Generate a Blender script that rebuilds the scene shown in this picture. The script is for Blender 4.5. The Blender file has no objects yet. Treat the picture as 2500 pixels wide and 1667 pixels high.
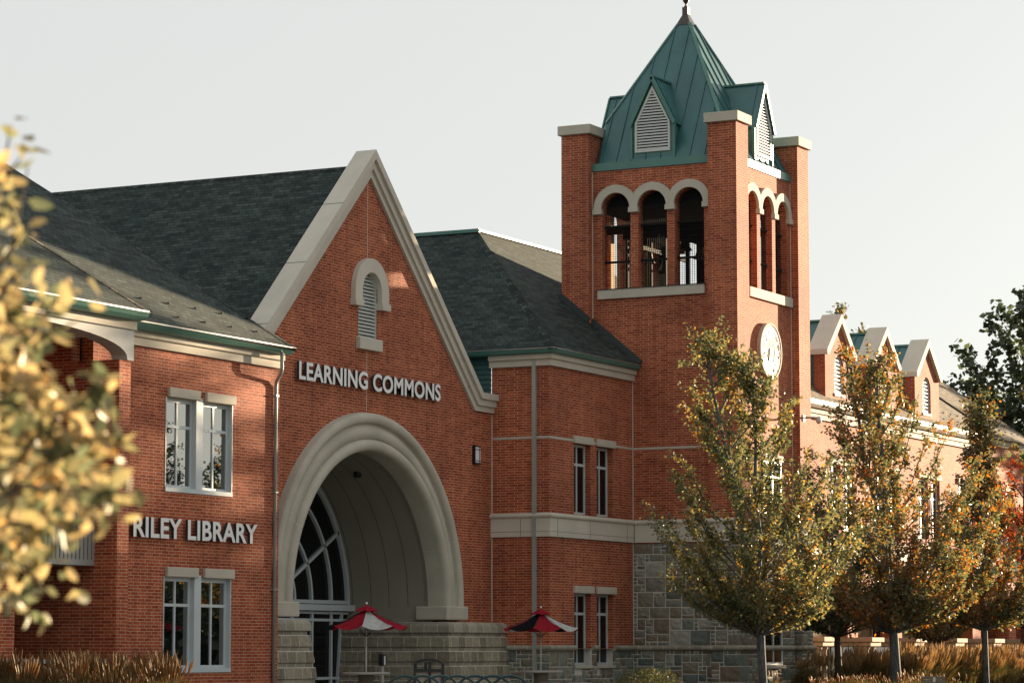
import bpy, math, random
from math import sin, cos, pi, radians, sqrt, atan2, hypot
from mathutils import Vector, Matrix, noise
from mathutils.geometry import tessellate_polygon
random.seed(7)
S = bpy.context.scene
COL = S.collection

# ------------------------------------------------------------------ materials
MATS = {}
def nt(name):
    m = bpy.data.materials.new(name); m.use_nodes = True
    t = m.node_tree
    for n in list(t.nodes): t.nodes.remove(n)
    o = t.nodes.new('ShaderNodeOutputMaterial')
    MATS[name] = m
    return m, t, o
def N(t, k, **kw):
    n = t.nodes.new(k)
    for a, v in kw.items():
        if a in ('loc',): continue
        if a.startswith('i_'): n.inputs[a[2:].replace('_', ' ')].default_value = v
        else: setattr(n, a, v)
    return n
def L(t, a, b): t.links.new(a, b)
def rgb(c): return (c[0], c[1], c[2], 1)
def pos_of(t):
    return N(t, 'ShaderNodeNewGeometry').outputs['Position']
def noise_n(t, vec, scale, detail=4, rough=.55):
    n = N(t, 'ShaderNodeTexNoise'); n.inputs['Scale'].default_value = scale
    n.inputs['Detail'].default_value = detail; n.inputs['Roughness'].default_value = rough
    if vec is not None: L(t, vec, n.inputs['Vector'])
    return n.outputs['Fac']
def ramp(t, fac, stops):
    r = N(t, 'ShaderNodeValToRGB'); e = r.color_ramp.elements
    while len(e) < len(stops): e.new(.5)
    for i, (p, c) in enumerate(stops): e[i].position = p; e[i].color = rgb(c)
    L(t, fac, r.inputs['Fac']); return r.outputs['Color']
def mixc(t, fac, a, b, mode='MIX'):
    m = N(t, 'ShaderNodeMix', data_type='RGBA', blend_type=mode)
    for idx, v in ((0, fac), (6, a), (7, b)):
        if isinstance(v, bpy.types.NodeSocket): L(t, v, m.inputs[idx])
        elif idx == 0: m.inputs[0].default_value = v
        else: m.inputs[idx].default_value = rgb(v)
    return m.outputs[2]
def math_n(t, op, a, b=None, c=None):
    m = N(t, 'ShaderNodeMath', operation=op)
    for i, v in enumerate((a, b, c)):
        if v is None: continue
        if isinstance(v, bpy.types.NodeSocket): L(t, v, m.inputs[i])
        else: m.inputs[i].default_value = v
    return m.outputs[0]
def bsdf(t, o, col, rough=.8, metal=0., spec=.4, bump=None, bstr=.3, bdist=.01):
    b = N(t, 'ShaderNodeBsdfPrincipled')
    if isinstance(col, bpy.types.NodeSocket): L(t, col, b.inputs['Base Color'])
    else: b.inputs['Base Color'].default_value = rgb(col)
    if isinstance(rough, bpy.types.NodeSocket): L(t, rough, b.inputs['Roughness'])
    else: b.inputs['Roughness'].default_value = rough
    b.inputs['Metallic'].default_value = metal
    b.inputs['Specular IOR Level'].default_value = spec
    if bump is not None:
        bn = N(t, 'ShaderNodeBump'); bn.inputs['Strength'].default_value = bstr; bn.inputs['Distance'].default_value = bdist
        L(t, bump, bn.inputs['Height']); L(t, bn.outputs[0], b.inputs['Normal'])
    L(t, b.outputs[0], o.inputs['Surface']); return b
def wall_uv(t, zoff=0.):
    g = N(t, 'ShaderNodeNewGeometry'); s = N(t, 'ShaderNodeSeparateXYZ'); L(t, g.outputs['Position'], s.inputs[0])
    sn = N(t, 'ShaderNodeSeparateXYZ'); L(t, g.outputs['True Normal'], sn.inputs[0])
    k = math_n(t, 'GREATER_THAN', math_n(t, 'ABSOLUTE', sn.outputs[0]), .7)
    u = math_n(t, 'ADD', math_n(t, 'MULTIPLY', s.outputs[1], k), math_n(t, 'MULTIPLY', s.outputs[0], math_n(t, 'SUBTRACT', 1., k)))
    c = N(t, 'ShaderNodeCombineXYZ'); L(t, u, c.inputs[0]); L(t, math_n(t, 'ADD', s.outputs[2], zoff), c.inputs[1])
    return c.outputs[0], g.outputs['Position']
def brick_node(t, vec, w, h, mortar, c1, c2, cm, offset=.5, smooth=.1):
    b = N(t, 'ShaderNodeTexBrick', offset=offset, offset_frequency=2, squash=1.0)
    L(t, vec, b.inputs['Vector'])
    for k, v in (('Scale', 1.), ('Mortar Size', mortar), ('Mortar Smooth', smooth), ('Bias', 0.), ('Brick Width', w), ('Row Height', h)):
        b.inputs[k].default_value = v
    for k, v in (('Color1', c1), ('Color2', c2), ('Mortar', cm)):
        b.inputs[k].default_value = rgb(v)
    return b

def mat_brick(name, c1, c2, cm, ms=.0055):
    m, t, o = nt(name); uv, P = wall_uv(t)
    b = brick_node(t, uv, .3048, .0813, ms, c1, c2, cm, .34)
    n1 = noise_n(t, P, .45, 3); n2 = noise_n(t, P, 9, 3)
    col = mixc(t, 1., b.outputs['Color'], ramp(t, n1, [(.32, (.76, .74, .76)), (.68, (1.15, 1.14, 1.10))]), 'MULTIPLY')
    col = mixc(t, 1., col, ramp(t, n2, [(.3, (.80, .80, .80)), (.7, (1.16, 1.15, 1.13))]), 'MULTIPLY')
    mp = N(t, 'ShaderNodeMapping'); mp.inputs['Scale'].default_value = (2.2, 2.2, .22); L(t, P, mp.inputs['Vector']); n3 = noise_n(t, mp.outputs[0], 1.6, 5, .6)
    col = mixc(t, 1., col, ramp(t, n3, [(.30, (.84, .83, .84)), (.5, (1, 1, 1)), (.75, (1.10, 1.10, 1.10))]), 'MULTIPLY')
    inv = math_n(t, 'SUBTRACT', 1., b.outputs['Fac'])
    h = math_n(t, 'ADD', inv, math_n(t, 'MULTIPLY', n2, .5))
    bsdf(t, o, col, .82, bump=h, bstr=.35, bdist=.006, spec=.15)
mat_brick('red_brick', (.262, .048, .020), (.42, .104, .043), (.49, .36, .265), .0070)

def mat_stone(name, c, var=.12, bs=.15, sc=3, rough=.85):
    m, t, o = nt(name); P = pos_of(t)
    n1 = noise_n(t, P, sc * .35, 5); n2 = noise_n(t, P, sc * 14, 4)
    lo = tuple(x * (1 - var) for x in c); hi = tuple(min(1, x * (1 + var)) for x in c)
    col = mixc(t, .35, ramp(t, n1, [(.3, lo), (.7, hi)]), ramp(t, n2, [(.3, lo), (.7, hi)]))
    bsdf(t, o, col, min(rough, .82), bump=n2, bstr=bs, bdist=.01, spec=.22)
mat_stone('limestone', (.49, .45, .375), .13, .2)
mat_stone('pale_stone', (.56, .52, .445), .12, .2)
mat_stone('precast', (.46, .43, .355), .18, .3)
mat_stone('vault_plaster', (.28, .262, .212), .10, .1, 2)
mat_stone('dark_joint', (.10, .095, .08))
mat_stone('concrete', (.36, .35, .32), .12, .2)
mat_stone('stucco', (.50, .50, .48), .10, .25, 4)
mat_stone('caulk', (.55, .48, .40), .05)
mat_stone('stone_mortar', (.62, .59, .52), .1)
mat_stone('sandstone', (.40, .31, .22), .15)

# random ashlar : colour per block
m, t, o = nt('ashlar_block'); P = pos_of(t); g = N(t, 'ShaderNodeNewGeometry')
c0 = ramp(t, g.outputs['Random Per Island'], [(0, (.115, .140, .135)), (.25, (.19, .215, .195)), (.5, (.235, .225, .175)), (.72, (.18, .14, .108)), (.86, (.25, .265, .24)), (1, (.34, .34, .30))])
n1 = noise_n(t, P, 6, 6, .7); n2 = noise_n(t, P, 30, 4)
c0 = mixc(t, 1., c0, ramp(t, n1, [(.3, (.7, .72, .72)), (.7, (1.25, 1.22, 1.15))]), 'MULTIPLY')
bsdf(t, o, c0, .9, bump=math_n(t, 'ADD', n1, math_n(t, 'MULTIPLY', n2, .3)), bstr=.9, bdist=.03, spec=.25)

# rusticated courses with joints
m, t, o = nt('rustic_stone'); uv, P = wall_uv(t, -.05)
b = brick_node(t, uv, .46, .44, .010, (.20, .18, .135), (.34, .31, .24), (.58, .55, .47), .5)
n1 = noise_n(t, P, 7, 6, .7)
c0 = mixc(t, 1., b.outputs['Color'], ramp(t, n1, [(.3, (.65, .67, .68)), (.7, (1.25, 1.2, 1.12))]), 'MULTIPLY')
bsdf(t, o, c0, .9, bump=n1, bstr=.9, bdist=.035, spec=.25)
m, t, o = nt('rustic_smooth'); uv, P = wall_uv(t, -.05)
b = brick_node(t, uv, .46, .44, .010, (.25, .23, .18), (.36, .33, .265), (.58, .55, .47), .5)
n1 = noise_n(t, P, 9, 4)
c0 = mixc(t, 1., b.outputs['Color'], ramp(t, n1, [(.3, (.85, .85, .85)), (.7, (1.1, 1.1, 1.08))]), 'MULTIPLY')
bsdf(t, o, c0, .85, bump=n1, bstr=.2, bdist=.01, spec=.3)

def mat_shingle(name, c1, c2, cm, lift):
    m, t, o = nt(name); uvn = N(t, 'ShaderNodeUVMap'); P = pos_of(t)
    b = brick_node(t, uvn.outputs[0], .24, .14, .013, c1, c2, cm, .37, .3)  # wide dark gaps: tab joints plus a painted shadow line per course
    b2 = brick_node(t, uvn.outputs[0], .41, .14, .0, (.52, .56, .58), (1.6, 1.55, 1.48), cm, .61, 0)
    n1 = noise_n(t, P, .5, 3); n2 = noise_n(t, P, 60, 2)
    col = mixc(t, .85, b.outputs['Color'], b2.outputs['Color'], 'MULTIPLY')
    col = mixc(t, 1., col, ramp(t, n1, [(.3, (.85, .88, .9)), (.7, (1.15, 1.1, 1.05))]), 'MULTIPLY')
    col = mixc(t, 1., col, ramp(t, n2, [(.3, (.8, .8, .8)), (.7, (1.2, 1.2, 1.2))]), 'MULTIPLY')
    s = N(t, 'ShaderNodeSeparateXYZ'); L(t, uvn.outputs[0], s.inputs[0])
    saw = math_n(t, 'FRACT', math_n(t, 'DIVIDE', s.outputs[1], .14))
    h = math_n(t, 'ADD', math_n(t, 'MULTIPLY', saw, -1.), math_n(t, 'MULTIPLY', b2.outputs['Fac'], .0))
    h = math_n(t, 'ADD', h, math_n(t, 'MULTIPLY', math_n(t, 'SUBTRACT', 1., b.outputs['Fac']), .6))
    bsdf(t, o, col, .86, bump=h, bstr=.6, bdist=lift, spec=.22)
mat_shingle('asphalt_shingle', (.019, .031, .030), (.040, .056, .052), (.008, .013, .013), .016)
mat_shingle('sunlit_brown_shingle', (.115, .095, .070), (.17, .14, .10), (.06, .05, .038), .012)  # wing shingles browned and lightened to stand in for low sun

def mat_metal(name, c, rough=.4, metal=0., var=.15, spec=.5):
    m, t, o = nt(name); P = pos_of(t)
    n1 = noise_n(t, P, .8, 4); n2 = noise_n(t, P, 12, 3)
    lo = tuple(x * (1 - var) for x in c); hi = tuple(min(1, x * (1 + var)) for x in c)
    col = ramp(t, n1, [(.3, lo), (.7, hi)])
    r = math_n(t, 'ADD', rough - .08, math_n(t, 'MULTIPLY', n2, .16))
    bsdf(t, o, col, r, metal, spec, bump=n1, bstr=.14, bdist=.03)
mat_metal('teal_roof_metal', (.036, .125, .128), .35, .1, .2, .6)
mat_metal('teal_trim', (.065, .180, .152), .36, 0., .12)
mat_metal('dark_teal_siding', (.02, .075, .075), .6, 0., .12)
mat_metal('sunlit_fascia', (.46, .46, .43), .35, 0., .05)  # green trim paled towards white: sun glare put into the colour
mat_metal('aluminium_frame', (.50, .56, .58), .45, .05, .06)
mat_metal('grey_pipe', (.34, .35, .33), .45, .2, .1)
mat_metal('bronze_cap', (.07, .06, .055), .35, .5, .15)
mat_metal('louvre_white', (.56, .58, .55), .5, 0., .05)
mat_metal('black_metal', (.012, .015, .018), .42, .2, .1)
mat_metal('teal_rack', (.012, .045, .055), .35, .2, .1)
mat_metal('bell_bronze', (.07, .05, .03), .4, .8, .2)
mat_metal('sign_face', (.82, .81, .80), .5, 0., .04)
mat_metal('sign_side', (.03, .035, .045), .5, 0., .04)
mat_metal('clock_white', (.33, .34, .35), .85, 0., .03)
mat_metal('steel', (.5, .5, .5), .3, .8, .05)
mat_metal('pole_white', (.5, .5, .48), .5, 0., .2)
mat_metal('flashing', (.03, .04, .04), .6, 0., .1)
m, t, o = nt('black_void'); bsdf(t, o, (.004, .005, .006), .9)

m, t, o = nt('window_glass')
P = pos_of(t); n = noise_n(t, P, .7, 2)
b1 = N(t, 'ShaderNodeBsdfGlossy'); b1.inputs['Roughness'].default_value = .012; b1.inputs['Color'].default_value = (.80, .80, .76, 1)
b2 = N(t, 'ShaderNodeBsdfDiffuse'); b2.inputs['Color'].default_value = (.004, .007, .008, 1)
bn = N(t, 'ShaderNodeBump'); bn.inputs['Strength'].default_value = .03; bn.inputs['Distance'].default_value = .02; L(t, n, bn.inputs['Height'])
L(t, bn.outputs[0], b1.inputs['Normal'])
lw = N(t, 'ShaderNodeFresnel'); lw.inputs['IOR'].default_value = 2.6
mx = N(t, 'ShaderNodeMixShader'); L(t, math_n(t, 'MULTIPLY', lw.outputs[0], 1.6), mx.inputs[0]); L(t, b2.outputs[0], mx.inputs[1]); L(t, b1.outputs[0], mx.inputs[2]); L(t, mx.outputs[0], o.inputs[0])
m, t, o = nt('dark_glass'); bsdf(t, o, (.003, .005, .006), .06, 0, .35)
m, t, o = nt('lamp_diffuser'); bsdf(t, o, (.75, .76, .78), .5)

def mat_fabric(name, c):
    m, t, o = nt(name); P = pos_of(t); n1 = noise_n(t, P, 8, 4)
    col = ramp(t, n1, [(.3, tuple(x * .8 for x in c)), (.7, tuple(min(1, x * 1.15) for x in c))])
    d = N(t, 'ShaderNodeBsdfDiffuse'); tr = N(t, 'ShaderNodeBsdfTranslucent'); L(t, col, d.inputs[0]); L(t, col, tr.inputs[0])
    bn = N(t, 'ShaderNodeBump'); bn.inputs['Strength'].default_value = .3; bn.inputs['Distance'].default_value = .02; L(t, n1, bn.inputs['Height']); L(t, bn.outputs[0], d.inputs['Normal'])
    mx = N(t, 'ShaderNodeMixShader'); mx.inputs[0].default_value = .12; L(t, d.outputs[0], mx.inputs[1]); L(t, tr.outputs[0], mx.inputs[2]); L(t, mx.outputs[0], o.inputs[0])
mat_fabric('red_fabric', (.26, .018, .030)); mat_fabric('white_fabric', (.42, .43, .42)); mat_fabric('black_fabric', (.012, .012, .014))

def mat_leaf(name, stops, trans=.45, big=.7, gloss=.06, shift=None):
    m, t, o = nt(name); g = N(t, 'ShaderNodeNewGeometry')
    n1 = noise_n(t, g.outputs['Position'], big, 2)
    f = math_n(t, 'ADD', math_n(t, 'MULTIPLY', g.outputs['Random Per Island'], .55), math_n(t, 'MULTIPLY', math_n(t, 'SUBTRACT', n1, .28), 1.0))
    if shift:   # colour turns over the crown with height or side: ripening, not light
        s = N(t, 'ShaderNodeSeparateXYZ'); L(t, g.outputs['Position'], s.inputs[0])
        f = math_n(t, 'ADD', f, math_n(t, 'MULTIPLY', math_n(t, 'SUBTRACT', s.outputs[shift[0]], shift[1]), shift[2]))
    col = ramp(t, f, stops)
    d = N(t, 'ShaderNodeBsdfDiffuse'); tr = N(t, 'ShaderNodeBsdfTranslucent'); gl = N(t, 'ShaderNodeBsdfGlossy'); gl.inputs['Roughness'].default_value = .4
    gl.inputs['Color'].default_value = (.8, .8, .75, 1)
    L(t, col, d.inputs[0])
    hs = N(t, 'ShaderNodeHueSaturation'); hs.inputs['Saturation'].default_value = 1.15; hs.inputs['Value'].default_value = 1.5; L(t, col, hs.inputs['Color']); L(t, hs.outputs[0], tr.inputs[0])
    mx = N(t, 'ShaderNodeMixShader'); mx.inputs[0].default_value = trans; L(t, d.outputs[0], mx.inputs[1]); L(t, tr.outputs[0], mx.inputs[2])
    m2 = N(t, 'ShaderNodeMixShader'); m2.inputs[0].default_value = gloss; L(t, mx.outputs[0], m2.inputs[1]); L(t, gl.outputs[0], m2.inputs[2])
    L(t, m2.outputs[0], o.inputs[0])
G1, G2, OL, YE, OR, RD = (.058, .074, .036), (.10, .112, .050), (.17, .15, .062), (.30, .21, .075), (.34, .14, .045), (.30, .06, .03)
mat_leaf('maple_leaf', [(.10, G1), (.38, G2), (.58, OL), (.75, YE), (.9, OR), (1, RD)])
mat_leaf('maple_leaf_rust', [(.10, G1), (.34, G2), (.50, OL), (.64, (.25, .13, .045)), (.80, OR), (1, RD)])
mat_leaf('red_maple_leaf', [(.1, (.12, .07, .03)), (.3, (.24, .08, .03)), (.6, (.33, .07, .03)), (1, (.30, .035, .02))])
mat_leaf('dark_leaf', [(.1, (.022, .036, .020)), (.5, (.045, .062, .030)), (.85, (.085, .095, .04)), (1, (.15, .12, .04))], .3, .25)
mat_leaf('golden_leaf', [(.06, (.05, .065, .038)), (.28, (.13, .14, .08)), (.5, (.27, .23, .12)), (.74, (.42, .32, .18)), (.9, (.46, .27, .11)), (1, (.42, .14, .05))], .42, 7., .035)
mat_leaf('shrub_leaf', [(.1, (.05, .06, .022)), (.6, (.10, .10, .035)), (1, (.17, .13, .05))], .3, 3)
mat_leaf('grass_blade', [(.1, (.05, .065, .025)), (.45, (.12, .10, .035)), (.8, (.22, .13, .045)), (1, (.30, .17, .06))], .4, .8)
mat_leaf('grass_plume', [(.1, (.16, .09, .035)), (.6, (.27, .155, .06)), (1, (.38, .23, .095))], .5, .8, .02)
mat_leaf('sunlit_plume', [(.1, (.28, .18, .08)), (.6, (.42, .30, .15)), (1, (.52, .39, .21))], .5, .8, .03)  # brighter copy of the plume, with sunlight put into its colour
mat_leaf('lawn_blade', [(.1, (.04, .06, .02)), (.6, (.07, .085, .03)), (1, (.12, .11, .045))], .3, .8)
m, t, o = nt('bark'); P = pos_of(t)
mp = N(t, 'ShaderNodeMapping'); mp.inputs['Scale'].default_value = (9, 9, 2.5); L(t, P, mp.inputs['Vector'])
n1 = noise_n(t, mp.outputs[0], 2.2, 6, .65)
bsdf(t, o, ramp(t, n1, [(.36, (.02, .02, .02)), (.46, (.08, .088, .092)), (.75, (.16, .175, .185))]), .9, bump=n1, bstr=.6, bdist=.02)
m, t, o = nt('dark_bark'); P = pos_of(t); n1 = noise_n(t, P, 12, 5)
bsdf(t, o, ramp(t, n1, [(.3, (.03, .022, .018)), (.7, (.09, .065, .05))]), .9, bump=n1, bstr=.6, bdist=.01)
m, t, o = nt('weathered_wood'); P = pos_of(t)
mp = N(t, 'ShaderNodeMapping'); mp.inputs['Scale'].default_value = (2, 2, 30); L(t, P, mp.inputs['Vector']); n1 = noise_n(t, mp.outputs[0], 3, 5)
bsdf(t, o, ramp(t, n1, [(.3, (.10, .085, .065)), (.7, (.21, .18, .14))]), .85, bump=n1, bstr=.4, bdist=.005)
m, t, o = nt('pebble_panel'); P = pos_of(t)
v = N(t, 'ShaderNodeTexVoronoi'); v.inputs['Scale'].default_value = 45; L(t, P, v.inputs['Vector'])
bsdf(t, o, mixc(t, .35, v.outputs['Color'], (.22, .15, .09)) and mixc(t, .75, v.outputs['Color'], (.20, .14, .085)), .8, bump=v.outputs['Distance'], bstr=.6, bdist=.01)
m, t, o = nt('ground_soil'); P = pos_of(t); n1 = noise_n(t, P, .3, 6); n2 = noise_n(t, P, 8, 5)
bsdf(t, o, mixc(t, .5, ramp(t, n1, [(.3, (.05, .055, .03)), (.7, (.09, .085, .045))]), ramp(t, n2, [(.3, (.04, .045, .025)), (.7, (.1, .09, .05))])), .95, bump=n2, bstr=.5, bdist=.03)
m, t, o = nt('plaza_paving'); P = pos_of(t)
b = brick_node(t, P, 1.5, 1.5, .006, (.25, .24, .22), (.30, .29, .265), (.12, .115, .10), 0.); n1 = noise_n(t, P, 2, 6)
bsdf(t, o, mixc(t, 1., b.outputs['Color'], ramp(t, n1, [(.3, (.8, .8, .8)), (.7, (1.1, 1.1, 1.1))]), 'MULTIPLY'), .9, bump=n1, bstr=.1)

# ------------------------------------------------------------------ mesh builder
class MB:
    def __init__(s): s.v = []; s.f = []; s.m = []; s.uv = {}; s.mats = []; s.smooth = set()
    def mi(s, m):
        if m not in s.mats: s.mats.append(m)
        return s.mats.index(m)
    def face(s, pts, m, uv=None, sm=False):
        i = len(s.v); s.v += [tuple(p) for p in pts]; s.f.append(tuple(range(i, i + len(pts)))); s.m.append(s.mi(m))
        if uv: s.uv[len(s.f) - 1] = uv
        if sm: s.smooth.add(len(s.f) - 1)
    def mesh(s, verts, faces, m, sm=False):
        i = len(s.v); s.v += [tuple(p) for p in verts]; k = s.mi(m)
        for f in faces:
            s.f.append(tuple(i + a for a in f)); s.m.append(k)
            if sm: s.smooth.add(len(s.f) - 1)
    def box(s, x0, x1, y0, y1, z0, z1, m):
        v = [(x, y, z) for z in (z0, z1) for y in (y0, y1) for x in (x0, x1)]
        s.mesh(v, [(0, 2, 3, 1), (4, 5, 7, 6), (0, 1, 5, 4), (2, 6, 7, 3), (0, 4, 6, 2), (1, 3, 7, 5)], m)
    def bbox(s, x0, x1, y0, y1, z0, z1, m, b=.012):
        # box with chamfered edges
        vs = []; 
        xs, ys, zs = (x0, x1), (y0, y1), (z0, z1)
        import itertools
        idx = {}
        for i, j, k in itertools.product((0, 1), repeat=3):
            sx, sy, sz = (1 if i == 0 else -1), (1 if j == 0 else -1), (1 if k == 0 else -1)
            idx[i, j, k, 'x'] = len(vs); vs.append((xs[i], ys[j] + sy * b, zs[k] + sz * b))
            idx[i, j, k, 'y'] = len(vs); vs.append((xs[i] + sx * b, ys[j], zs[k] + sz * b))
            idx[i, j, k, 'z'] = len(vs); vs.append((xs[i] + sx * b, ys[j] + sy * b, zs[k]))
        F = []
        for a in (0, 1):
            q = [idx[a, 0, 0, 'x'], idx[a, 1, 0, 'x'], idx[a, 1, 1, 'x'], idx[a, 0, 1, 'x']]; F.append(q[::-1] if a == 0 else q)
            q = [idx[0, a, 0, 'y'], idx[0, a, 1, 'y'], idx[1, a, 1, 'y'], idx[1, a, 0, 'y']]; F.append(q[::-1] if a == 0 else q)
            q = [idx[0, 0, a, 'z'], idx[1, 0, a, 'z'], idx[1, 1, a, 'z'], idx[0, 1, a, 'z']]; F.append(q[::-1] if a == 0 else q)
        for a in (0, 1):
            for c in (0, 1):
                F.append([idx[a, c, 0, 'x'], idx[a, c, 1, 'x'], idx[a, c, 1, 'y'], idx[a, c, 0, 'y']])
                F.append([idx[a, 0, c, 'x'], idx[a, 1, c, 'x'], idx[a, 1, c, 'z'], idx[a, 0, c, 'z']])
                F.append([idx[0, a, c, 'y'], idx[1, a, c, 'y'], idx[1, a, c, 'z'], idx[0, a, c, 'z']])
        for i, j, k in itertools.product((0, 1), repeat=3): F.append([idx[i, j, k, 'x'], idx[i, j, k, 'y'], idx[i, j, k, 'z']])
        s.mesh(vs, F, m)
    def beam(s, a, b, w, h, m, up=(0, 0, 1)):
        a = Vector(a); b = Vector(b); d = (b - a).normalized(); u = Vector(up); r = d.cross(u)
        if r.length < 1e-4: r = d.cross(Vector((1, 0, 0)))
        r.normalize(); u = r.cross(d)
        v = [p + r * sx * w / 2 + u * sz * h / 2 for p in (a, b) for sx, sz in ((-1, -1), (1, -1), (1, 1), (-1, 1))]
        k0 = len(s.f); fs = [(0, 1, 2, 3), (7, 6, 5, 4), (0, 4, 5, 1), (1, 5, 6, 2), (2, 6, 7, 3), (3, 7, 4, 0)]
        s.mesh(v, fs, m)
        if 'shingle' in m:
            for q, f_ in enumerate(fs): s.uv[k0 + q] = [((p_ - a).dot(r) + .07, (p_ - a).dot(d) * .5) for p_ in (v[i] for i in f_)]
    def tube(s, pts, rad, m, n=8, caps=True):
        pts = [Vector(p) for p in pts]; R = rad if isinstance(rad, (list, tuple)) else [rad] * len(pts)
        V = []; ref = None
        for i, p in enumerate(pts):
            d = (pts[min(i + 1, len(pts) - 1)] - pts[max(i - 1, 0)]).normalized()
            if ref is None: ref = d.orthogonal().normalized()
            ref = (ref - d * ref.dot(d)); ref = ref.normalized() if ref.length > 1e-6 else d.orthogonal().normalized()
            q = d.cross(ref)
            V += [p + (ref * cos(2 * pi * k / n) + q * sin(2 * pi * k / n)) * R[i] for k in range(n)]
        F = [(i * n + k, i * n + (k + 1) % n, (i + 1) * n + (k + 1) % n, (i + 1) * n + k) for i in range(len(pts) - 1) for k in range(n)]
        if caps: F += [tuple(range(n))[::-1], tuple((len(pts) - 1) * n + k for k in range(n))]
        s.mesh(V, F, m, True)
    def lathe(s, c, prof, m, n=20, a0=0):
        V = [(c[0] + r * cos(a0 + 2 * pi * k / n), c[1] + r * sin(a0 + 2 * pi * k / n), z) for r, z in prof for k in range(n)]
        F = [(i * n + k, i * n + (k + 1) % n, (i + 1) * n + (k + 1) % n, (i + 1) * n + k) for i in range(len(prof) - 1) for k in range(n)]
        s.mesh(V, F, m, True)
    def slab(s, poly, th, m, uvdir=None):
        # 3D planar polygon with thickness th downwards along its normal; UV in metres: u along level direction, v up slope
        P = [Vector(p) for p in poly]; n = Vector((0, 0, 0))
        for i in range(len(P)):
            n += (P[i] - P[0]).cross(P[(i + 1) % len(P)] - P[0])
        n.normalize()
        if n.z < 0: P = P[::-1]; n = -n
        lev = Vector((0, 0, 1)).cross(n)
        lev = lev.normalized() if lev.length > 1e-5 else Vector((1, 0, 0)); up = n.cross(lev)
        s.face(P, m, [(p.dot(lev), p.dot(up)) for p in P])
        Q = [p - n * th for p in P]
        s.face(Q[::-1], m)
        for i in range(len(P)):
            j = (i + 1) % len(P); s.face([P[i], Q[i], Q[j], P[j]], m, [(p.dot(lev) + .03, p.dot(up) + .03) for p in (P[i], Q[i], Q[j], P[j])])
    def sheet(s, outer, holes, plane, p0, p1, m, mj=None):
        # wall slab with holes. plane 'Y': coords (s,z)->(s,p,z), 'X': (p,s,z); p0 = outside face, p1 = inside face
        mj = mj or m
        f = (lambda a, p: (a[0], p, a[1])) if plane == 'Y' else (lambda a, p: (p, a[0], a[1]))
        loops = [outer] + holes; flat = [q for l in loops for q in l]
        tri = tessellate_polygon([[Vector((q[0], q[1], 0)) for q in l] for l in loops])
        nrm = -1 if (plane == 'Y') == (p0 < p1) else 1
        for p, side in ((p0, 1), (p1, -1)):
            F = []
            for a, b, c in tri:
                A, B, Cc = (Vector(f(flat[k], p)) for k in (a, b, c)); nn = (B - A).cross(Cc - A)
                want = (p0 - p1) * side; comp = nn.y if plane == 'Y' else nn.x
                F.append((a, b, c) if comp * want > 0 else (a, c, b))
            s.mesh([f(q, p) for q in flat], F, m)
        for li, l in enumerate(loops):
            for i in range(len(l)):
                a, b = l[i], l[(i + 1) % len(l)]
                s.face([f(a, p0), f(b, p0), f(b, p1), f(a, p1)], m if li == 0 else mj)
    def sweep(s, path, prof, m, closed_prof=True, caps=True):
        # prof: (out, z) list; path plan points, outward to the right hand of travel
        n = len(path); off = []
        for i in range(n):
            def nr(a, b):
                d = Vector((b[0] - a[0], b[1] - a[1])).normalized(); return Vector((d.y, -d.x))
            if i == 0: o = nr(path[0], path[1])
            elif i == n - 1: o = nr(path[-2], path[-1])
            else:
                a = nr(path[i - 1], path[i]); b = nr(path[i], path[i + 1]); o = (a + b); o = o / max(.3, o.dot(a))
            off.append(o)
        V = [(path[i][0] + off[i].x * q[0], path[i][1] + off[i].y * q[0], q[1]) for i in range(n) for q in prof]
        k = len(prof); F = []
        for i in range(n - 1):
            for j in range(k if closed_prof else k - 1):
                a = i * k + j; b = i * k + (j + 1) % k; F.append((a, b, b + k, a + k))
        for fc in F:
            s.face([V[q] for q in fc], m)
        if caps and closed_prof:
            s.face(V[:k][::-1], m); s.face(V[-k:], m)
    def build(s, name, parent=None, fixn=True):
        me = bpy.data.meshes.new(name)
        org = Vector((0, 0, 0))
        if parent is not None: org = Vector(parent.get('_org', (0, 0, 0)))
        me.from_pydata([(v[0] - org.x, v[1] - org.y, v[2] - org.z) for v in s.v], [], s.f)
        for mm in s.mats: me.materials.append(MATS[mm])
        me.polygons.foreach_set('material_index', s.m)
        me.polygons.foreach_set('use_smooth', [i in s.smooth for i in range(len(s.f))])
        if s.uv:
            ul = me.uv_layers.new(name='UVMap')
            for fi, uv in s.uv.items():
                for li, c in zip(me.polygons[fi].loop_indices, uv): ul.data[li].uv = c
        me.update()
        o = bpy.data.objects.new(name, me); COL.objects.link(o)
        if parent is not None: o.parent = parent; o['_org'] = tuple(org)
        return o
def tag(o, label=None, cat=None, group=None, kind=None):
    if label: o['label'] = label
    if cat: o['category'] = cat
    if group: o['group'] = group
    if kind: o['kind'] = kind
    return o
def empty(name, loc, label, cat, group=None):
    o = bpy.data.objects.new(name, None); COL.objects.link(o); o.location = loc; o['_org'] = tuple(loc)
    return tag(o, label, cat, group)
def rebase(o, loc):
    # move a single-mesh thing's origin to its base
    d = Vector(loc)
    for v in o.data.vertices: v.co -= d
    o.location = d; return o
def copy_tree(o, parent=None):
    c = o.copy(); COL.objects.link(c); c.parent = parent
    for ch in [x for x in COL.objects if x.parent == o]: copy_tree(ch, c)
    return c
def part(name, parent, fn):
    b = MB(); fn(b); return b.build(name, parent)
def rect(a, b, c, d): return [(a, c), (b, c), (b, d), (a, d)]
def arch_poly(c, hw, z0, zs, n=16, r=None):
    r = r or hw
    return [(c - hw, z0), (c + hw, z0)] + [(c + r * cos(pi * k / n), zs + r * sin(pi * k / n)) for k in range(n + 1)]

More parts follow.
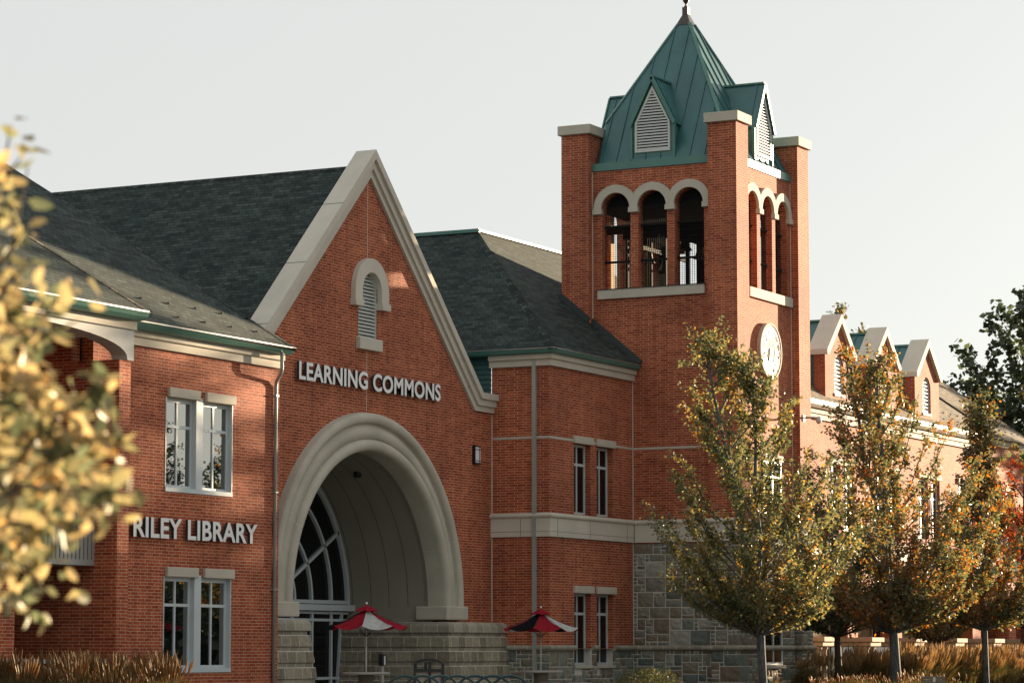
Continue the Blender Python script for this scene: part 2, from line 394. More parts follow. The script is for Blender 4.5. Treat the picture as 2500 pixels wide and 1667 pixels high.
# ------------------------------------------------------------------ camera
cam_d = bpy.data.cameras.new('camera'); cam = bpy.data.objects.new('camera', cam_d); COL.objects.link(cam); S.camera = cam
yaw, pit = radians(27.29), radians(6.109)
fv = Vector((cos(pit) * cos(yaw), cos(pit) * sin(yaw), sin(pit))); rv = Vector((sin(yaw), -cos(yaw), 0)); uvv = rv.cross(fv)
cam.matrix_world = Matrix(((rv.x, uvv.x, -fv.x, 0), (rv.y, uvv.y, -fv.y, 0), (rv.z, uvv.z, -fv.z, 1.4), (0, 0, 0, 1)))
cam_d.lens = 101.35; cam_d.sensor_width = 36; cam_d.clip_end = 2000; cam_d.clip_start = .1
cam_d.dof.use_dof = True; cam_d.dof.focus_distance = 86; cam_d.dof.aperture_fstop = 5.0
S.render.resolution_x = 1024; S.render.resolution_y = 682

# ------------------------------------------------------------------ light
EL, AZ = radians(5.6), Vector((4.15, -1)).normalized()
sd = Vector((AZ.x * cos(EL), AZ.y * cos(EL), sin(EL)))
sun_d = bpy.data.lights.new('sun', 'SUN'); sun = bpy.data.objects.new('sun', sun_d); COL.objects.link(sun)
sun_d.energy = 4.7; sun_d.angle = radians(.6); sun_d.color = (1., .78, .52)
sun.rotation_euler = (-sd).to_track_quat('-Z', 'Y').to_euler(); sun.location = (120, 0, 40)
w = bpy.data.worlds.new('World'); S.world = w; w.use_nodes = True; t = w.node_tree
for n in list(t.nodes): t.nodes.remove(n)
wo = t.nodes.new('ShaderNodeOutputWorld'); bg = t.nodes.new('ShaderNodeBackground'); sk = t.nodes.new('ShaderNodeTexSky')
sk.sky_type = 'NISHITA'; sk.sun_disc = False; sk.sun_elevation = radians(12.); sk.sun_rotation = atan2(sd.x, sd.y); sk.dust_density = 3.; sk.air_density = 1.0; sk.ozone_density = 1.5; sk.altitude = 300
sk.sun_elevation = EL
hs = t.nodes.new('ShaderNodeHueSaturation'); hs.inputs['Saturation'].default_value = .32
L(t, sk.outputs[0], hs.inputs['Color'])
mm = mixc(t, 1., hs.outputs[0], (.93, 1., .99), 'MULTIPLY')
mm = mixc(t, .80, mm, (3.25, 3.27, 3.20)); L(t, mm, bg.inputs[0]); L(t, bg.outputs[0], wo.inputs[0]); bg.inputs[1].default_value = .054
S.view_settings.view_transform = 'Standard'; S.view_settings.look = 'None'; S.view_settings.gamma = 1
S.view_settings.exposure = 2.2
S.render.engine = 'CYCLES'

# ------------------------------------------------------------------ ground
b = MB(); b.box(-600, 900, -600, 900, -1, 0.0, 'ground_soil'); tag(b.build('ground'), kind='structure')
b = MB(); b.box(50, 84, 30.8, 47, -.5, .06, 'plaza_paving'); tag(b.build('plaza_pavement'), kind='structure')

YL, YG, YB, XW, X0, Y0, XB = 41.23, 42.26, 40.23, 86.71, 86.43, 36.31, 80.52

# ---- shared window makers --------------------------------------------------
def casement(par, x0, x1, z0, z1, y, barz, w=.055, gl='window_glass'):
    # two-over-two metal window in plane y (facing -Y); returns frame with panes below it
    b = MB(); d = .05
    b.box(x0, x1, y, y + d, z0, z0 + w, 'aluminium_frame'); b.box(x0, x1, y, y + d, z1 - w, z1, 'aluminium_frame')
    b.box(x0, x0 + w, y, y + d, z0 + w, z1 - w, 'aluminium_frame'); b.box(x1 - w, x1, y, y + d, z0 + w, z1 - w, 'aluminium_frame')
    xc = (x0 + x1) / 2
    b.box(xc - w * .42, xc + w * .42, y + .004, y + d, z0 + w, barz - w * .5, 'aluminium_frame'); b.box(xc - w * .42, xc + w * .42, y + .004, y + d, barz + w * .5, z1 - w, 'aluminium_frame')
    b.box(x0 + w, x1 - w, y + .002, y + d, barz - w * .5, barz + w * .5, 'aluminium_frame')
    fr = b.build('window', par)
    for (a, c, e, g) in ((x0 + w, xc, z0 + w, barz), (xc, x1 - w, z0 + w, barz), (x0 + w, xc, barz, z1 - w), (xc, x1 - w, barz, z1 - w)):
        p = MB(); p.box(a - .01, c + .01, y + .03 + .003, y + .042, e - .01, g + .01, gl); p.build('pane', fr)
    return fr
def lintel(par, x0, x1, z0, z1, y, out=.09, name='lintel'):
    return part(name, par, lambda b: b.bbox(x0, x1, y - out, y + .05, z0, z1, 'limestone', .015))

def cap(b, p, q, downs, m, w=.15):
    p = Vector(p); q = Vector(q); h = (q - p).normalized()
    for dn in downs:
        dn = Vector(dn); d = (dn - h * dn.dot(h)).normalized(); n = h.cross(d).normalized()
        if n.z < 0: n = -n
        o = n * .014; P = [p + o, q + o, q + o + d * w, p + o + d * w]; L_ = (q - p).length
        b.face(P, m, [(.05, 0), (.05, L_ * .6), (.05 + w, L_ * .6), (.05 + w, 0)]); b.face([P[3], P[2], P[2] - n * .014, P[3] - n * .014], m, [(.1, 0), (.1, L_ * .6), (.11, L_ * .6), (.11, 0)])
# =================================================================== LIBRARY BLOCK (left)
lib = empty('library_building', (60, 43, 0), 'two storey brick library block at left under a dark hipped shingle roof', 'building')
WU, WD = (60.75, 63.87, 5.46, 7.80), (60.75, 63.87, .90, 3.25)
part('wall', lib, lambda b: (b.sheet(rect(57.6, 66.2, 0, 9.1), [rect(*WU), rect(*WD)], 'Y', YL, YL + .35, 'red_brick'),
     b.box(65.85, 66.2, YL + .35, 47, 0, 9.1, 'red_brick')))
for (x0, x1, z0, z1), barf in ((WU, .60 ), (WD, .70)):
    bz = z0 + (z1 - z0) * barf if barf > .65 else 7.08
    # aluminium surround with wide centre panel and returns
    def srr(b):
        b.box(x0, x0 + .035, YL - .012, YL + .17, z0, z1, 'aluminium_frame')
        b.box(x1 - .035, x1, YL - .012, YL + .17, z0, z1, 'aluminium_frame')
        b.box(62.14, 62.45, YL - .015, YL + .17, z0 + .05, z1 + .06, 'aluminium_frame')
        b.box(x0 + .0, x1, YL - .03, YL + .17, z0 - .06, z0 + .05, 'aluminium_frame')
        b.box(x0 + .035, 62.14, YL + .1, YL + .17, z1 - .03, z1, 'aluminium_frame'); b.box(62.45, x1 - .035, YL + .1, YL + .17, z1 - .03, z1, 'aluminium_frame')
    part('window_surround', lib, srr)
    casement(lib, x0 + .035, 62.14, z0 + .05, z1 - .03, YL + .12, bz, .075)
    casement(lib, 62.45, x1 - .035, z0 + .05, z1 - .03, YL + .12, bz, .075)
    for a, c in ((60.82, 62.24), (62.54, 63.94)): lintel(lib, a, c, z1, z1 + .25, YL)
CP = lambda z0: [(-.02, z0), (.10, z0), (.10, z0 + .20), (.17, z0 + .215), (.17, z0 + .36), (-.02, z0 + .36)]
GP = lambda z0: [(.17, z0), (.36, z0 + .01), (.44, z0 + .09), (.50, z0 + .16), (.50, z0 + .175), (.10, z0 + .175)]
LIP = lambda z0: [(.47, z0 + .175), (.515, z0 + .165), (.515, z0 + .195), (.47, z0 + .2)]
part('cornice', lib, lambda b: b.sweep([(57.5, YL), (66.2, YL)], CP(8.97), 'limestone'))
gg = part('gutter', lib, lambda b: b.sweep([(57.9, YL), (66.2, YL)], GP(9.33), 'teal_trim'))
part('gutter_lip', gg, lambda b: b.sweep([(57.9, YL), (66.2, YL)], LIP(9.33), 'sunlit_fascia'))
# main hip roof
T = .83
def hiproof(b):
    e0 = (66.22, 40.72, 9.50); s = 7.8; r = (66.22 - s, 40.72 + s, 9.52 + T * s)
    b.slab([(44, 40.72, 9.52), e0, r, (44, r[1], r[2])], .08, 'asphalt_shingle')
    b.slab([e0, (66.22, 40.72 + 2 * s, 9.52), r], .08, 'asphalt_shingle')
rf = part('roof', lib, hiproof)
part('hip_cap', rf, lambda b: cap(b, (66.22, 40.72, 9.50), (66.22 - 7.8, 40.72 + 7.8, 9.50 + T * 7.8), [(0, -1, -T), (1, 0, -T)], 'asphalt_shingle'))
def guards(b, pts, nrm):
    for x, y, z in pts:
        b.box(x - .035, x + .035, y - .02, y + .0, z, z + .06, 'black_void'); b.box(x - .012, x + .012, y, y + .07, z + .02, z + .05, 'black_void')
sg = []
for k in range(5):
    for r_ in (0, 1):
        x = 64.8 - k * 1.25 + r_ * .3; dy = .35 + r_ * .5
        sg.append((x, 40.72 + dy, 9.52 + T * dy + .005))
for q in sg: part('snow_guard', rf, lambda b: guards(b, [q], None))
# projecting porch at far left
part('porch_pier', lib, lambda b: (b.box(57.1, 57.58, 40.1, YL + .3, 0, 8.37, 'red_brick'), b.box(57.1, 57.45, YL + .3, 44.2, 0, 9.1, 'red_brick')))
part('added_porch_wall', lib, lambda b: (b.box(48.6, 49.0, 40.1, 44, 0, 9.1, 'red_brick'), b.box(49, 52.6, 43.2, 43.5, 0, 9.0, 'red_brick')))  # unseen walls added to keep daylight out of the porch recess
part('porch_back_wall', lib, lambda b: (b.box(45, 57.1, 44.0, 44.3, 0, 9.1, 'red_brick'), b.box(45, 57.1, 40.6, 44, 8.95, 9.1, 'stucco'), b.box(53.5, 54.6, 41.2, 42.0, 0, 5.4, 'red_brick')))
def beamarch(b):
    top = [(49, 9.12), (57.62, 9.12), (57.62, 8.37), (57.36, 8.37)]
    arc = [(53.4 + 3.96 * cos(pi * k / 24), 8.37 + .62 * sin(pi * k / 24) ** .8 if 0 < k < 24 else 8.37) for k in range(1, 24)]
    b.sheet(top[::-1][::-1] + arc + [(49.44, 8.37), (49, 8.37)], [], 'Y', 40.05, 40.5, 'stucco')
part('porch_beam', lib, beamarch)
part('porch_cornice', lib, lambda b: b.sweep([(46, 40.08), (57.66, 40.08)], [(-.02, 9.12), (.09, 9.12), (.09, 9.33), (-.02, 9.33)], 'limestone'))
gg = part('porch_gutter', lib, lambda b: b.sweep([(46, 40.08), (57.66, 40.08)], [(.05, 9.33), (.30, 9.34), (.40, 9.42), (.47, 9.52), (.47, 9.535), (.05, 9.535)], 'teal_trim'))
part('gutter_lip', gg, lambda b: b.sweep([(46, 40.08), (57.6, 40.08)], [(.44, 9.535), (.485, 9.52), (.485, 9.56), (.44, 9.565)], 'sunlit_fascia'))
def porchroof(b):
    e0 = (57.70, 39.62, 9.53); s = 8.9; r = (e0[0] - s, e0[1] + s, e0[2] + T * s)
    b.slab([(40, e0[1], e0[2]), e0, r, (40, r[1], r[2])], .06, 'asphalt_shingle')
    b.slab([e0, (e0[0], e0[1] + 1.1, e0[2]), (r[0], r[1] + 1.1, r[2]), r], .05, 'asphalt_shingle')
rf2 = part('porch_roof', lib, porchroof)
part('hip_cap', rf2, lambda b: cap(b, (57.70, 39.62, 9.53), (57.70 - 7, 39.62 + 7, 9.53 + T * 7), [(0, -1, -T), (1, 0, -T)], 'sunlit_brown_shingle', .12))
def balc(b):
    b.box(54.3, 57.09, 40.75, 40.82, 3.42, 3.56, 'grey_pipe'); b.box(54.3, 57.09, 40.75, 40.82, 4.98, 5.08, 'grey_pipe')
    x = 54.3
    while x < 57.05: b.box(x, x + .11, 40.76, 40.80, 3.56, 4.98, 'grey_pipe'); x += .16
    b.box(54.3, 57.09, 40.83, 44, 3.42, 3.56, 'concrete')
part('balcony', lib, balc)
part('porch_window', lib, lambda b: (b.box(54.7, 56.9, 43.90, 43.95, .5, 2.9, 'aluminium_frame'), b.box(54.85, 55.75, 43.86, 43.89, .6, 2.8, 'dark_glass'), b.box(55.85, 56.8, 43.86, 43.89, .6, 2.8, 'dark_glass')))
b = MB(); b.box(49, 57.05, 40.3, 40.38, 1.1, 1.2, 'grey_pipe'); [b.box(x, x + .05, 40.31, 40.36, .06, 1.1, 'grey_pipe') for x in (49.1, 51, 53, 55, 56.9)]
rebase(tag(b.build('handrail'), 'low pale handrail in front of the library porch at far left', 'railing'), (53, 40.3, .06))
# downpipe of the library corner
def pipe1(b):
    b.tube([(65.66, 40.83, 9.36), (65.66, 40.83, 8.92), (65.68, 40.86, 8.80), (65.88, 41.13, 8.60), (65.92, 41.172, 8.46), (65.92, 41.172, .05)], .048, 'grey_pipe', 10)
    for z in (8.2, 5.6, 3.0): b.box(65.85, 65.99, YL - .115, YL, z, z + .04, 'grey_pipe')
rebase(tag((lambda b: (pipe1(b), b.build('downpipe'))[1])(MB()), 'grey downpipe at the right corner of the library block', 'downpipe'), (65.92, 41.17, .05))

# =================================================================== LETTERS
def lettering(text, x0, x1, z0, z1, y, label):
    root = empty('wall_lettering', (x0, y, z0), label, 'lettering')
    cu = bpy.data.curves.new('tmp', 'FONT'); cu.body = text; cu.size = 1; cu.offset = .028; cu.resolution_u = 5; cu.space_character = 1.06
    to = bpy.data.objects.new('tmp', cu); COL.objects.link(to)
    bpy.context.view_layer.update(); dg = bpy.context.evaluated_depsgraph_get()
    me = bpy.data.meshes.new_from_object(to.evaluated_get(dg)); 
    xs = [v.co.x for v in me.vertices]; minx, maxx = min(xs), max(xs)
    # cap height from a flat letter
    cu.body = 'I' if 'I' in text else 'L'; bpy.context.view_layer.update()
    m2 = bpy.data.meshes.new_from_object(to.evaluated_get(bpy.context.evaluated_depsgraph_get()))
    zs = [v.co.y for v in m2.vertices]; b0, b1 = min(zs), max(zs)
    # islands -> letters
    import collections
    par = list(range(len(me.vertices)))
    def find(a):
        while par[a] != a: par[a] = par[par[a]]; a = par[a]
        return a
    for e in me.edges:
        a, c = find(e.vertices[0]), find(e.vertices[1]); par[a] = c
    isl = collections.defaultdict(list)
    for p in me.polygons: isl[find(p.vertices[0])].append(p)
    fx = lambda x: x0 + (x - minx) / (maxx - minx) * (x1 - x0); fz = lambda z: z0 + (z - b0) / (b1 - b0) * (z1 - z0)
    for key, polys in sorted(isl.items(), key=lambda kv: min(me.vertices[i].co.x for p in kv[1] for i in p.vertices)):
        b = MB(); edge = collections.Counter(); d = {}
        for p in polys:
            vs = list(p.vertices); pts = [me.vertices[i].co for i in vs]
            F = [(fx(q.x), y - .16, fz(q.y)) for q in pts]
            b.face(F, 'sign_face'); b.face([(q[0], y - .10, q[2]) for q in F][::-1], 'sign_side')
            for i in range(len(vs)): edge[tuple(sorted((vs[i], vs[(i + 1) % len(vs)])))] += 1
        for (a, c), k in edge.items():
            if k == 1:
                A, B = me.vertices[a].co, me.vertices[c].co
                b.face([(fx(A.x), y - .16, fz(A.y)), (fx(B.x), y - .16, fz(B.y)), (fx(B.x), y - .08, fz(B.y)), (fx(A.x), y - .08, fz(A.y))], 'sign_side')
        cx = sum(v[0] for v in b.v) / len(b.v); b.box(cx - .01, cx + .01, y - .1, y, z0 + .22, z0 + .24, 'sign_side')
        b.build('letter', root)
    bpy.data.objects.remove(to); return root
lettering('RILEY LIBRARY', 59.18, 64.90, 4.20, 4.71, YL, 'raised white RILEY LIBRARY letters on the left brick wall between its two windows')
lettering('LEARNING COMMONS', 68.62, 76.86, 8.94, 9.45, YG, 'raised white LEARNING COMMONS letters on the brick gable above the big arch')

# =================================================================== GABLED HALL
hall = empty('gabled_hall', (72.7, 45, 0), 'tall steep brick gable with pale stone coping and a great stone entrance arch', 'building')
CX = 72.69; ZS = 2.73; RO, RI = 5.5, 4.42
apz, slope = 15.5, .975
def gz(x): return apz - slope * abs(x - CX)
def hallwall(b):
    out = [(65.7, 0), (66.0, 0)]
    out = [(65.9, 0), (CX - 5.0, 0), (CX - 5.0, ZS)] + [(CX - 5.0 * cos(pi * k / 32), ZS + 5.0 * sin(pi * k / 32)) for k in range(1, 32)] + [(CX + 5.0, ZS), (CX + 5.0, 0), (XB + .1, 0), (XB + .1, 9.1), (CX + (apz - 9.1) / slope, 9.1), (CX, apz), (65.9, gz(65.9))]
    vent = arch_poly(CX, .55, 10.48, 11.9)
    b.sheet(out, [vent], 'Y', YG, YG + .4, 'red_brick')
part('wall', hall, hallwall)
part('control_joint', hall, lambda b: b.box(CX - .05 - .012, CX - .05 + .012, YG - .006, YG + .02, 12.85, 15.2, 'caulk'))
part('control_joint', hall, lambda b: (b.box(CX - .062, CX - .038, YG - .006, YG + .02, 8.25, 10.1, 'caulk')))
# coping: three stepped bands following the rake, with level kneelers
def coping(b):
    Lr = sqrt(1 + slope ** 2)
    def band(d0, d1, yf, yb):
        # d: perpendicular distance below the outer line (outer apex 16.05)
        def z(x, d): return 16.06 - slope * abs(x - CX) - d * Lr
        kx0 = CX + (16.06 - d0 * Lr - (9.42 - d0)) / slope; kx1 = CX + (16.06 - d1 * Lr - (9.42 - d1)) / slope
        lx0, lx1 = 2 * CX - kx0, 2 * CX - kx1
        xe = 80.56
        poly = [(CX, 16.06 - d0 * Lr), (kx0, 9.42 - d0), (xe, 9.42 - d0), (xe, 9.42 - d1), (kx1, 9.42 - d1), (CX, 16.06 - d1 * Lr), (lx1, 9.42 - d1), (65.2, 9.42 - d1), (65.2, 9.42 - d0), (lx0, 9.42 - d0)]
        b.sheet(poly[::-1], [], 'Y', yf, yb, 'pale_stone')
    band(0, .20, YG - .26, YG + .42); band(.203, .40, YG - .17, YG + .41); band(.403, .58, YG - .09, YG + .40)
part('coping', hall, coping)
def copj(b):
    for k, s_ in ((1.9, -1), (3.9, -1), (5.9, -1), (2.4, 1), (4.8, 1)):
        x = CX + s_ * k; z = 16.06 - slope * k
        n_ = Vector((s_ * slope, 1)).normalized()
        b.beam((x + n_.x * .004, YG - .265, z + n_.y * .004), (x + n_.x * .004, YG + .42, z + n_.y * .004), .014, .008, 'dark_joint', up=(n_.x, 0, n_.y))
part('coping_joints', hall, copj)
def hroof(b):
    ze = 15.62; sl = .975
    for s_ in (-1, 1):
        b.slab([(CX, YG + .41, ze), (CX, 90, ze), (CX + s_ * 7.6, 90, ze - sl * 7.6), (CX + s_ * 7.6, YG + .41, ze - sl * 7.6)], .1, 'asphalt_shingle')
rf = part('roof', hall, hroof)
part('ridge_cap', rf, lambda b: cap(b, (CX, YG + .42, 15.62), (CX, 90, 15.62), [(1, 0, -.975), (-1, 0, -.975)], 'asphalt_shingle'))
part('side_wall', hall, lambda b: (b.box(65.9, 66.1, YG + .4, 60, 0, 9., 'red_brick'), b.box(79.2, 79.4, 47, 60, 0, 9., 'red_brick')))
# arched louvre
def louvre(b, cx, hw, z0, zs, y, depth, step, m, plane='Y', th=.02, r=None):
    z = z0
    r = r or hw
    while z < zs + r - .05:
        zz = z + step * .5
        h = hw if zz < zs else sqrt(max(0, r * r - (zz - zs) ** 2))
        if h > .05:
            a, c = cx - h, cx + h
            if plane == 'Y':
                b.face([(a, y, z), (c, y, z), (c, y + depth, z + step * .95), (a, y + depth, z + step * .95)], m); b.face([(a, y, z - th), (c, y, z - th), (c, y, z), (a, y, z)], m)
                b.face([(a, y, z - th), (a, y + depth, z + step * .95 - th), (c, y + depth, z + step * .95 - th), (c, y, z - th)], m)
            else:
                b.face([(y, a, z), (y + depth, a, z + step * .95), (y + depth, c, z + step * .95), (y, c, z)], m); b.face([(y, a, z - th), (y, a, z), (y, c, z), (y, c, z - th)], m)
        z += step
def hallvent(b):
    b.sheet(arch_poly(CX, .58, 10.45, 11.9), [arch_poly(CX, .52, 10.5, 11.9)], 'Y', YG + .03, YG + .16, 'louvre_white')
    louvre(b, CX, .52, 10.5, 11.9, YG + .05, .12, .105, 'louvre_white', r=.52)
    b.sheet(arch_poly(CX, .56, 10.46, 11.9), [], 'Y', YG + .2, YG + .22, 'black_void')
part('vent_louvre', hall, hallvent)
def hood(b):
    n = 20; R1, R0 = .98, .56
    arc = [(CX + R1 * cos(pi * k / n), 11.85 + R1 * sin(pi * k / n)) for k in range(n + 1)]
    inn = [(CX + R0 * cos(pi * k / n), 11.85 + R0 * sin(pi * k / n)) for k in range(n, -1, -1)]
    b.sheet([(CX + R1, 11.52)] + arc + [(CX - R1, 11.52), (CX - R0, 11.52)] + inn + [(CX + R0, 11.52)], [], 'Y', YG - .16, YG + .05, 'pale_stone')
    for s_ in (-1, 1): b.box(CX + s_ * .78 - .24, CX + s_ * .78 + .24, YG - .20, YG + .04, 11.36, 11.56, 'pale_stone')
part('vent_hood', hall, hood)
part('vent_sill', hall, lambda b: b.bbox(CX - .66, CX + .66, YG - .14, YG + .1, 10.12, 10.47, 'pale_stone', .015))
# arch ring (revolved profile)
def ring(b):
    prof = []   # (radius, y)
    yf = YG - .26
    for k in range(9):   # outer roll
        a = pi * k / 8; prof.append((5.39 + .15 * cos(a) , yf + .07 - .11 * sin(a)))
    prof += [(5.235, yf + .13), (5.19, yf + .15), (5.12, yf + .10), (5.05, yf + .07), (4.80, yf + .05), (4.795, yf + .09), (4.78, yf + .09)]
    for k in range(9):
        a = pi * k / 8; prof.append((4.60 + .17 * cos(a), yf + .10 - .15 * sin(a)))
    prof += [(4.42, yf + .16), (4.42, YG + .40)]
    prof = [(5.56, YG + .02)] + prof
    global RPROF; RPROF = prof
    n = 72; V = []
    for k in range(n + 1):
        a = pi * k / n
        V += [(CX + r * cos(a), y, ZS + r * sin(a)) for r, y in prof]
    P_ = len(prof); F = [(k * P_ + j, k * P_ + j + 1, (k + 1) * P_ + j + 1, (k + 1) * P_ + j) for k in range(n) for j in range(P_ - 1)]
    b.mesh(V, F, 'precast', True)
part('arch_ring', hall, ring)
def ringj(b):
    for deg in (22, 46, 68, 90 + 12, 90 + 38, 90 + 63):
        a = radians(deg); da = .012 / 5
        for (r1, y1), (r2, y2) in zip(RPROF[1:-1], RPROF[2:]):
            P = lambda r, aa, y: (CX + r * cos(aa), y, ZS + r * sin(aa))
            nn = Vector((y1 - y2, r2 - r1)); nn = nn.normalized() * .003 if nn.length > 0 else Vector((0, 0))
            if nn.y > 0: nn = -nn
            b.face([P(r1 + nn.x, a - da, y1 + nn.y), P(r2 + nn.x, a - da, y2 + nn.y), P(r2 + nn.x, a + da, y2 + nn.y), P(r1 + nn.x, a + da, y1 + nn.y)], 'caulk')
part('arch_joints', hall, ringj)
for s_ in (-1, 1):
    x0, x1 = sorted((CX + s_ * 4.26, CX + s_ * 5.62)); part('impost', hall, lambda b: b.bbox(x0, x1, YG - .36, YG + .75, 2.32, ZS, 'precast', .03))
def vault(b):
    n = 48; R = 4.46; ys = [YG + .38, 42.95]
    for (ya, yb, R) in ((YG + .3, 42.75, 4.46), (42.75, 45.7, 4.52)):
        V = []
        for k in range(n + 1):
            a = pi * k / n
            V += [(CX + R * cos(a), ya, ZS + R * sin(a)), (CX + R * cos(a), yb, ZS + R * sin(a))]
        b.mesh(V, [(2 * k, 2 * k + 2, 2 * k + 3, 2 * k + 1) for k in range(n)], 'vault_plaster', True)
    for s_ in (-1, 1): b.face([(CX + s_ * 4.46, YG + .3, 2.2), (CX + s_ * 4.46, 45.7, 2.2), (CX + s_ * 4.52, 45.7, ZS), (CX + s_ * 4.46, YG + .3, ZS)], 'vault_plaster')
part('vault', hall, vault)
def vj(b):
    for y in (43.40, 44.06, 44.70, 45.36):
        n = 48; V = []
        for k in range(n + 1):
            a = pi * k / n
            for R, yy in ((4.515, y), (4.515, y + .022)): V.append((CX + R * cos(a), yy, ZS + R * sin(a)))
        b.mesh(V, [(2 * k, 2 * k + 2, 2 * k + 3, 2 * k + 1) for k in range(n)], 'dark_joint')
part('vault_joints', hall, vj)
part('vault_spotlight', hall, lambda b: (b.lathe((74.85, 43.84, 0), [(.12, 6.72), (.12, 6.58), (.09, 6.56), (0, 6.56)], 'black_metal', 12), b.lathe((74.85, 43.84, 0), [(.05, 6.555), (0, 6.55)], 'louvre_white', 12)))
YGl = 45.5
def glass(b):
    b.sheet([(CX - 4.5, 0), (CX + 4.5, 0)] + [(CX + 4.5 * cos(pi * k / 40), ZS + 4.5 * sin(pi * k / 40)) for k in range(41)], [], 'Y', YGl + .05, YGl + .07, 'dark_glass')
part('entrance_glazing', hall, glass)
def arcbar(b, cx, cz, R, a0, a1, w, n=28, squash=1.):
    pts = [(cx + R * squash * cos(a0 + (a1 - a0) * k / n), YGl, cz + R * sin(a0 + (a1 - a0) * k / n)) for k in range(n + 1)]
    for p, q in zip(pts, pts[1:]): b.beam(p, q, w, .1, 'aluminium_frame', up=(0, 1, 0))
def frames(b):
    arcbar(b, CX, ZS, 4.42, 0, pi, .16, 48)
    arcbar(b, CX, 2.9, 3.42, 0, pi, .09); arcbar(b, CX, 2.9, 2.26, 0, pi, .09); arcbar(b, CX, 2.9, 1.28, 0, pi, .09)
    for a in (radians(30), radians(60), radians(90), radians(120), radians(150)):
        b.beam((CX + 1.28 * cos(a), YGl, 2.9 + 1.28 * sin(a)), (CX + 4.4 * cos(a), YGl, 2.8 + 4.4 * sin(a)), .10, .1, 'aluminium_frame', up=(0, 1, 0))
    b.box(CX - 4.4, CX + 4.4, YGl - .06, YGl + .04, 2.81, 2.92, 'aluminium_frame')
    b.box(CX - 4.5, CX + 4.55, YGl - .22, YGl + .04, 2.60, 2.785, 'aluminium_frame')
    b.box(CX - 4.4, CX + 4.4, YGl - .05, YGl + .04, 2.50, 2.575, 'aluminium_frame')
    b.box(CX - 4.4, CX + 4.4, YGl - .05, YGl + .04, 2.28, 2.36, 'aluminium_frame')
    b.box(CX - 3.9, CX + 3.9, YGl - .05, YGl + .04, .52, .60, 'aluminium_frame')
    for x in (-3.42, -2.27, -1.14, 0, 1.14, 2.29, 3.42): b.box(CX + x - .045, CX + x + .045, YGl - .045, YGl + .03, 0.06, 2.60, 'aluminium_frame')
    b.beam((CX + 4.05, YGl, 2.5), (CX + 3.8, YGl, .06), .09, .08, 'aluminium_frame', up=(0, 1, 0)); b.beam((CX - 4.05, YGl, 2.5), (CX - 3.8, YGl, .06), .09, .08, 'aluminium_frame', up=(0, 1, 0))
part('entrance_frame', hall, frames)
# rusticated battered bases
def rust_prof():
    p = []; z = 2.25
    smooth = [(-.1, z)] + [(.0 + .16 * sin(pi / 2 * k / 6) - .02, z - .16 + .16 * cos(pi / 2 * k / 6)) for k in range(7)] + [(.15, 1.94), (-.1, 1.94)]
    rough = []; thin = []; o = .06; z = 1.93
    for k in range(5):
        thin.append([(-.1, z), (o, z), (o, z - .11), (-.1, z - .11)]); z -= .11
        rough.append([(-.1, z), (o + .05, z), (o + .065, z - .02), (o + .10, z - .31), (o + .085, z - .325), (-.1, z - .325)]); z -= .33
        o += .055
    return smooth, thin, rough
cap_, thin_, rough_ = rust_prof()
for path in ([(66.0, 41.84), (68.57, 41.84), (68.57, 46.0)], [(76.81, 46.0), (76.81, 41.84), (XB + .02, 41.84)]):
    def bs(b):
        b.sweep(path, cap_, 'rustic_smooth')
        for q in thin_: b.sweep(path, q, 'rustic_smooth')
        for q in rough_: b.sweep(path, q, 'rustic_stone')
    part('stone_base', hall, bs)
    # core fill behind
    x0, x1 = (66.0, 68.5) if path[0][0] < 70 else (76.9, XB)
    part('base_core', hall, lambda b: b.box(x0, x1, 41.9, 45.9, 0, 2.24, 'precast'))
# wall lamp
lp = empty('wall_lamp', (79.4, YG, 7.2), 'tall box sconce with white diffuser on the brick right of the arch', 'lamp')
part('lamp_shade', lp, lambda b: b.bbox(79.25, 79.62, YG - .085, YG - .02, 7.20, 7.72, 'lamp_diffuser', .02))
part('lamp_frame', lp, lambda b: (b.box(79.22, 79.26, YG - .09, YG, 7.16, 7.76, 'black_metal'), b.box(79.20, 79.66, YG - .09, YG, 7.71, 7.74, 'black_metal'), b.box(79.20, 79.66, YG - .09, YG, 7.17, 7.22, 'black_metal'),
     b.box(79.22, 79.66, YG - .095, YG - .08, 7.62, 7.64, 'black_metal'), b.box(79.22, 79.66, YG - .095, YG - .08, 7.27, 7.29, 'black_metal'), b.box(79.52, 79.54, YG - .096, YG - .08, 7.2, 7.72, 'black_metal'), b.box(79.2, 79.66, YG - .03, YG, 7.2, 7.72, 'black_metal')))

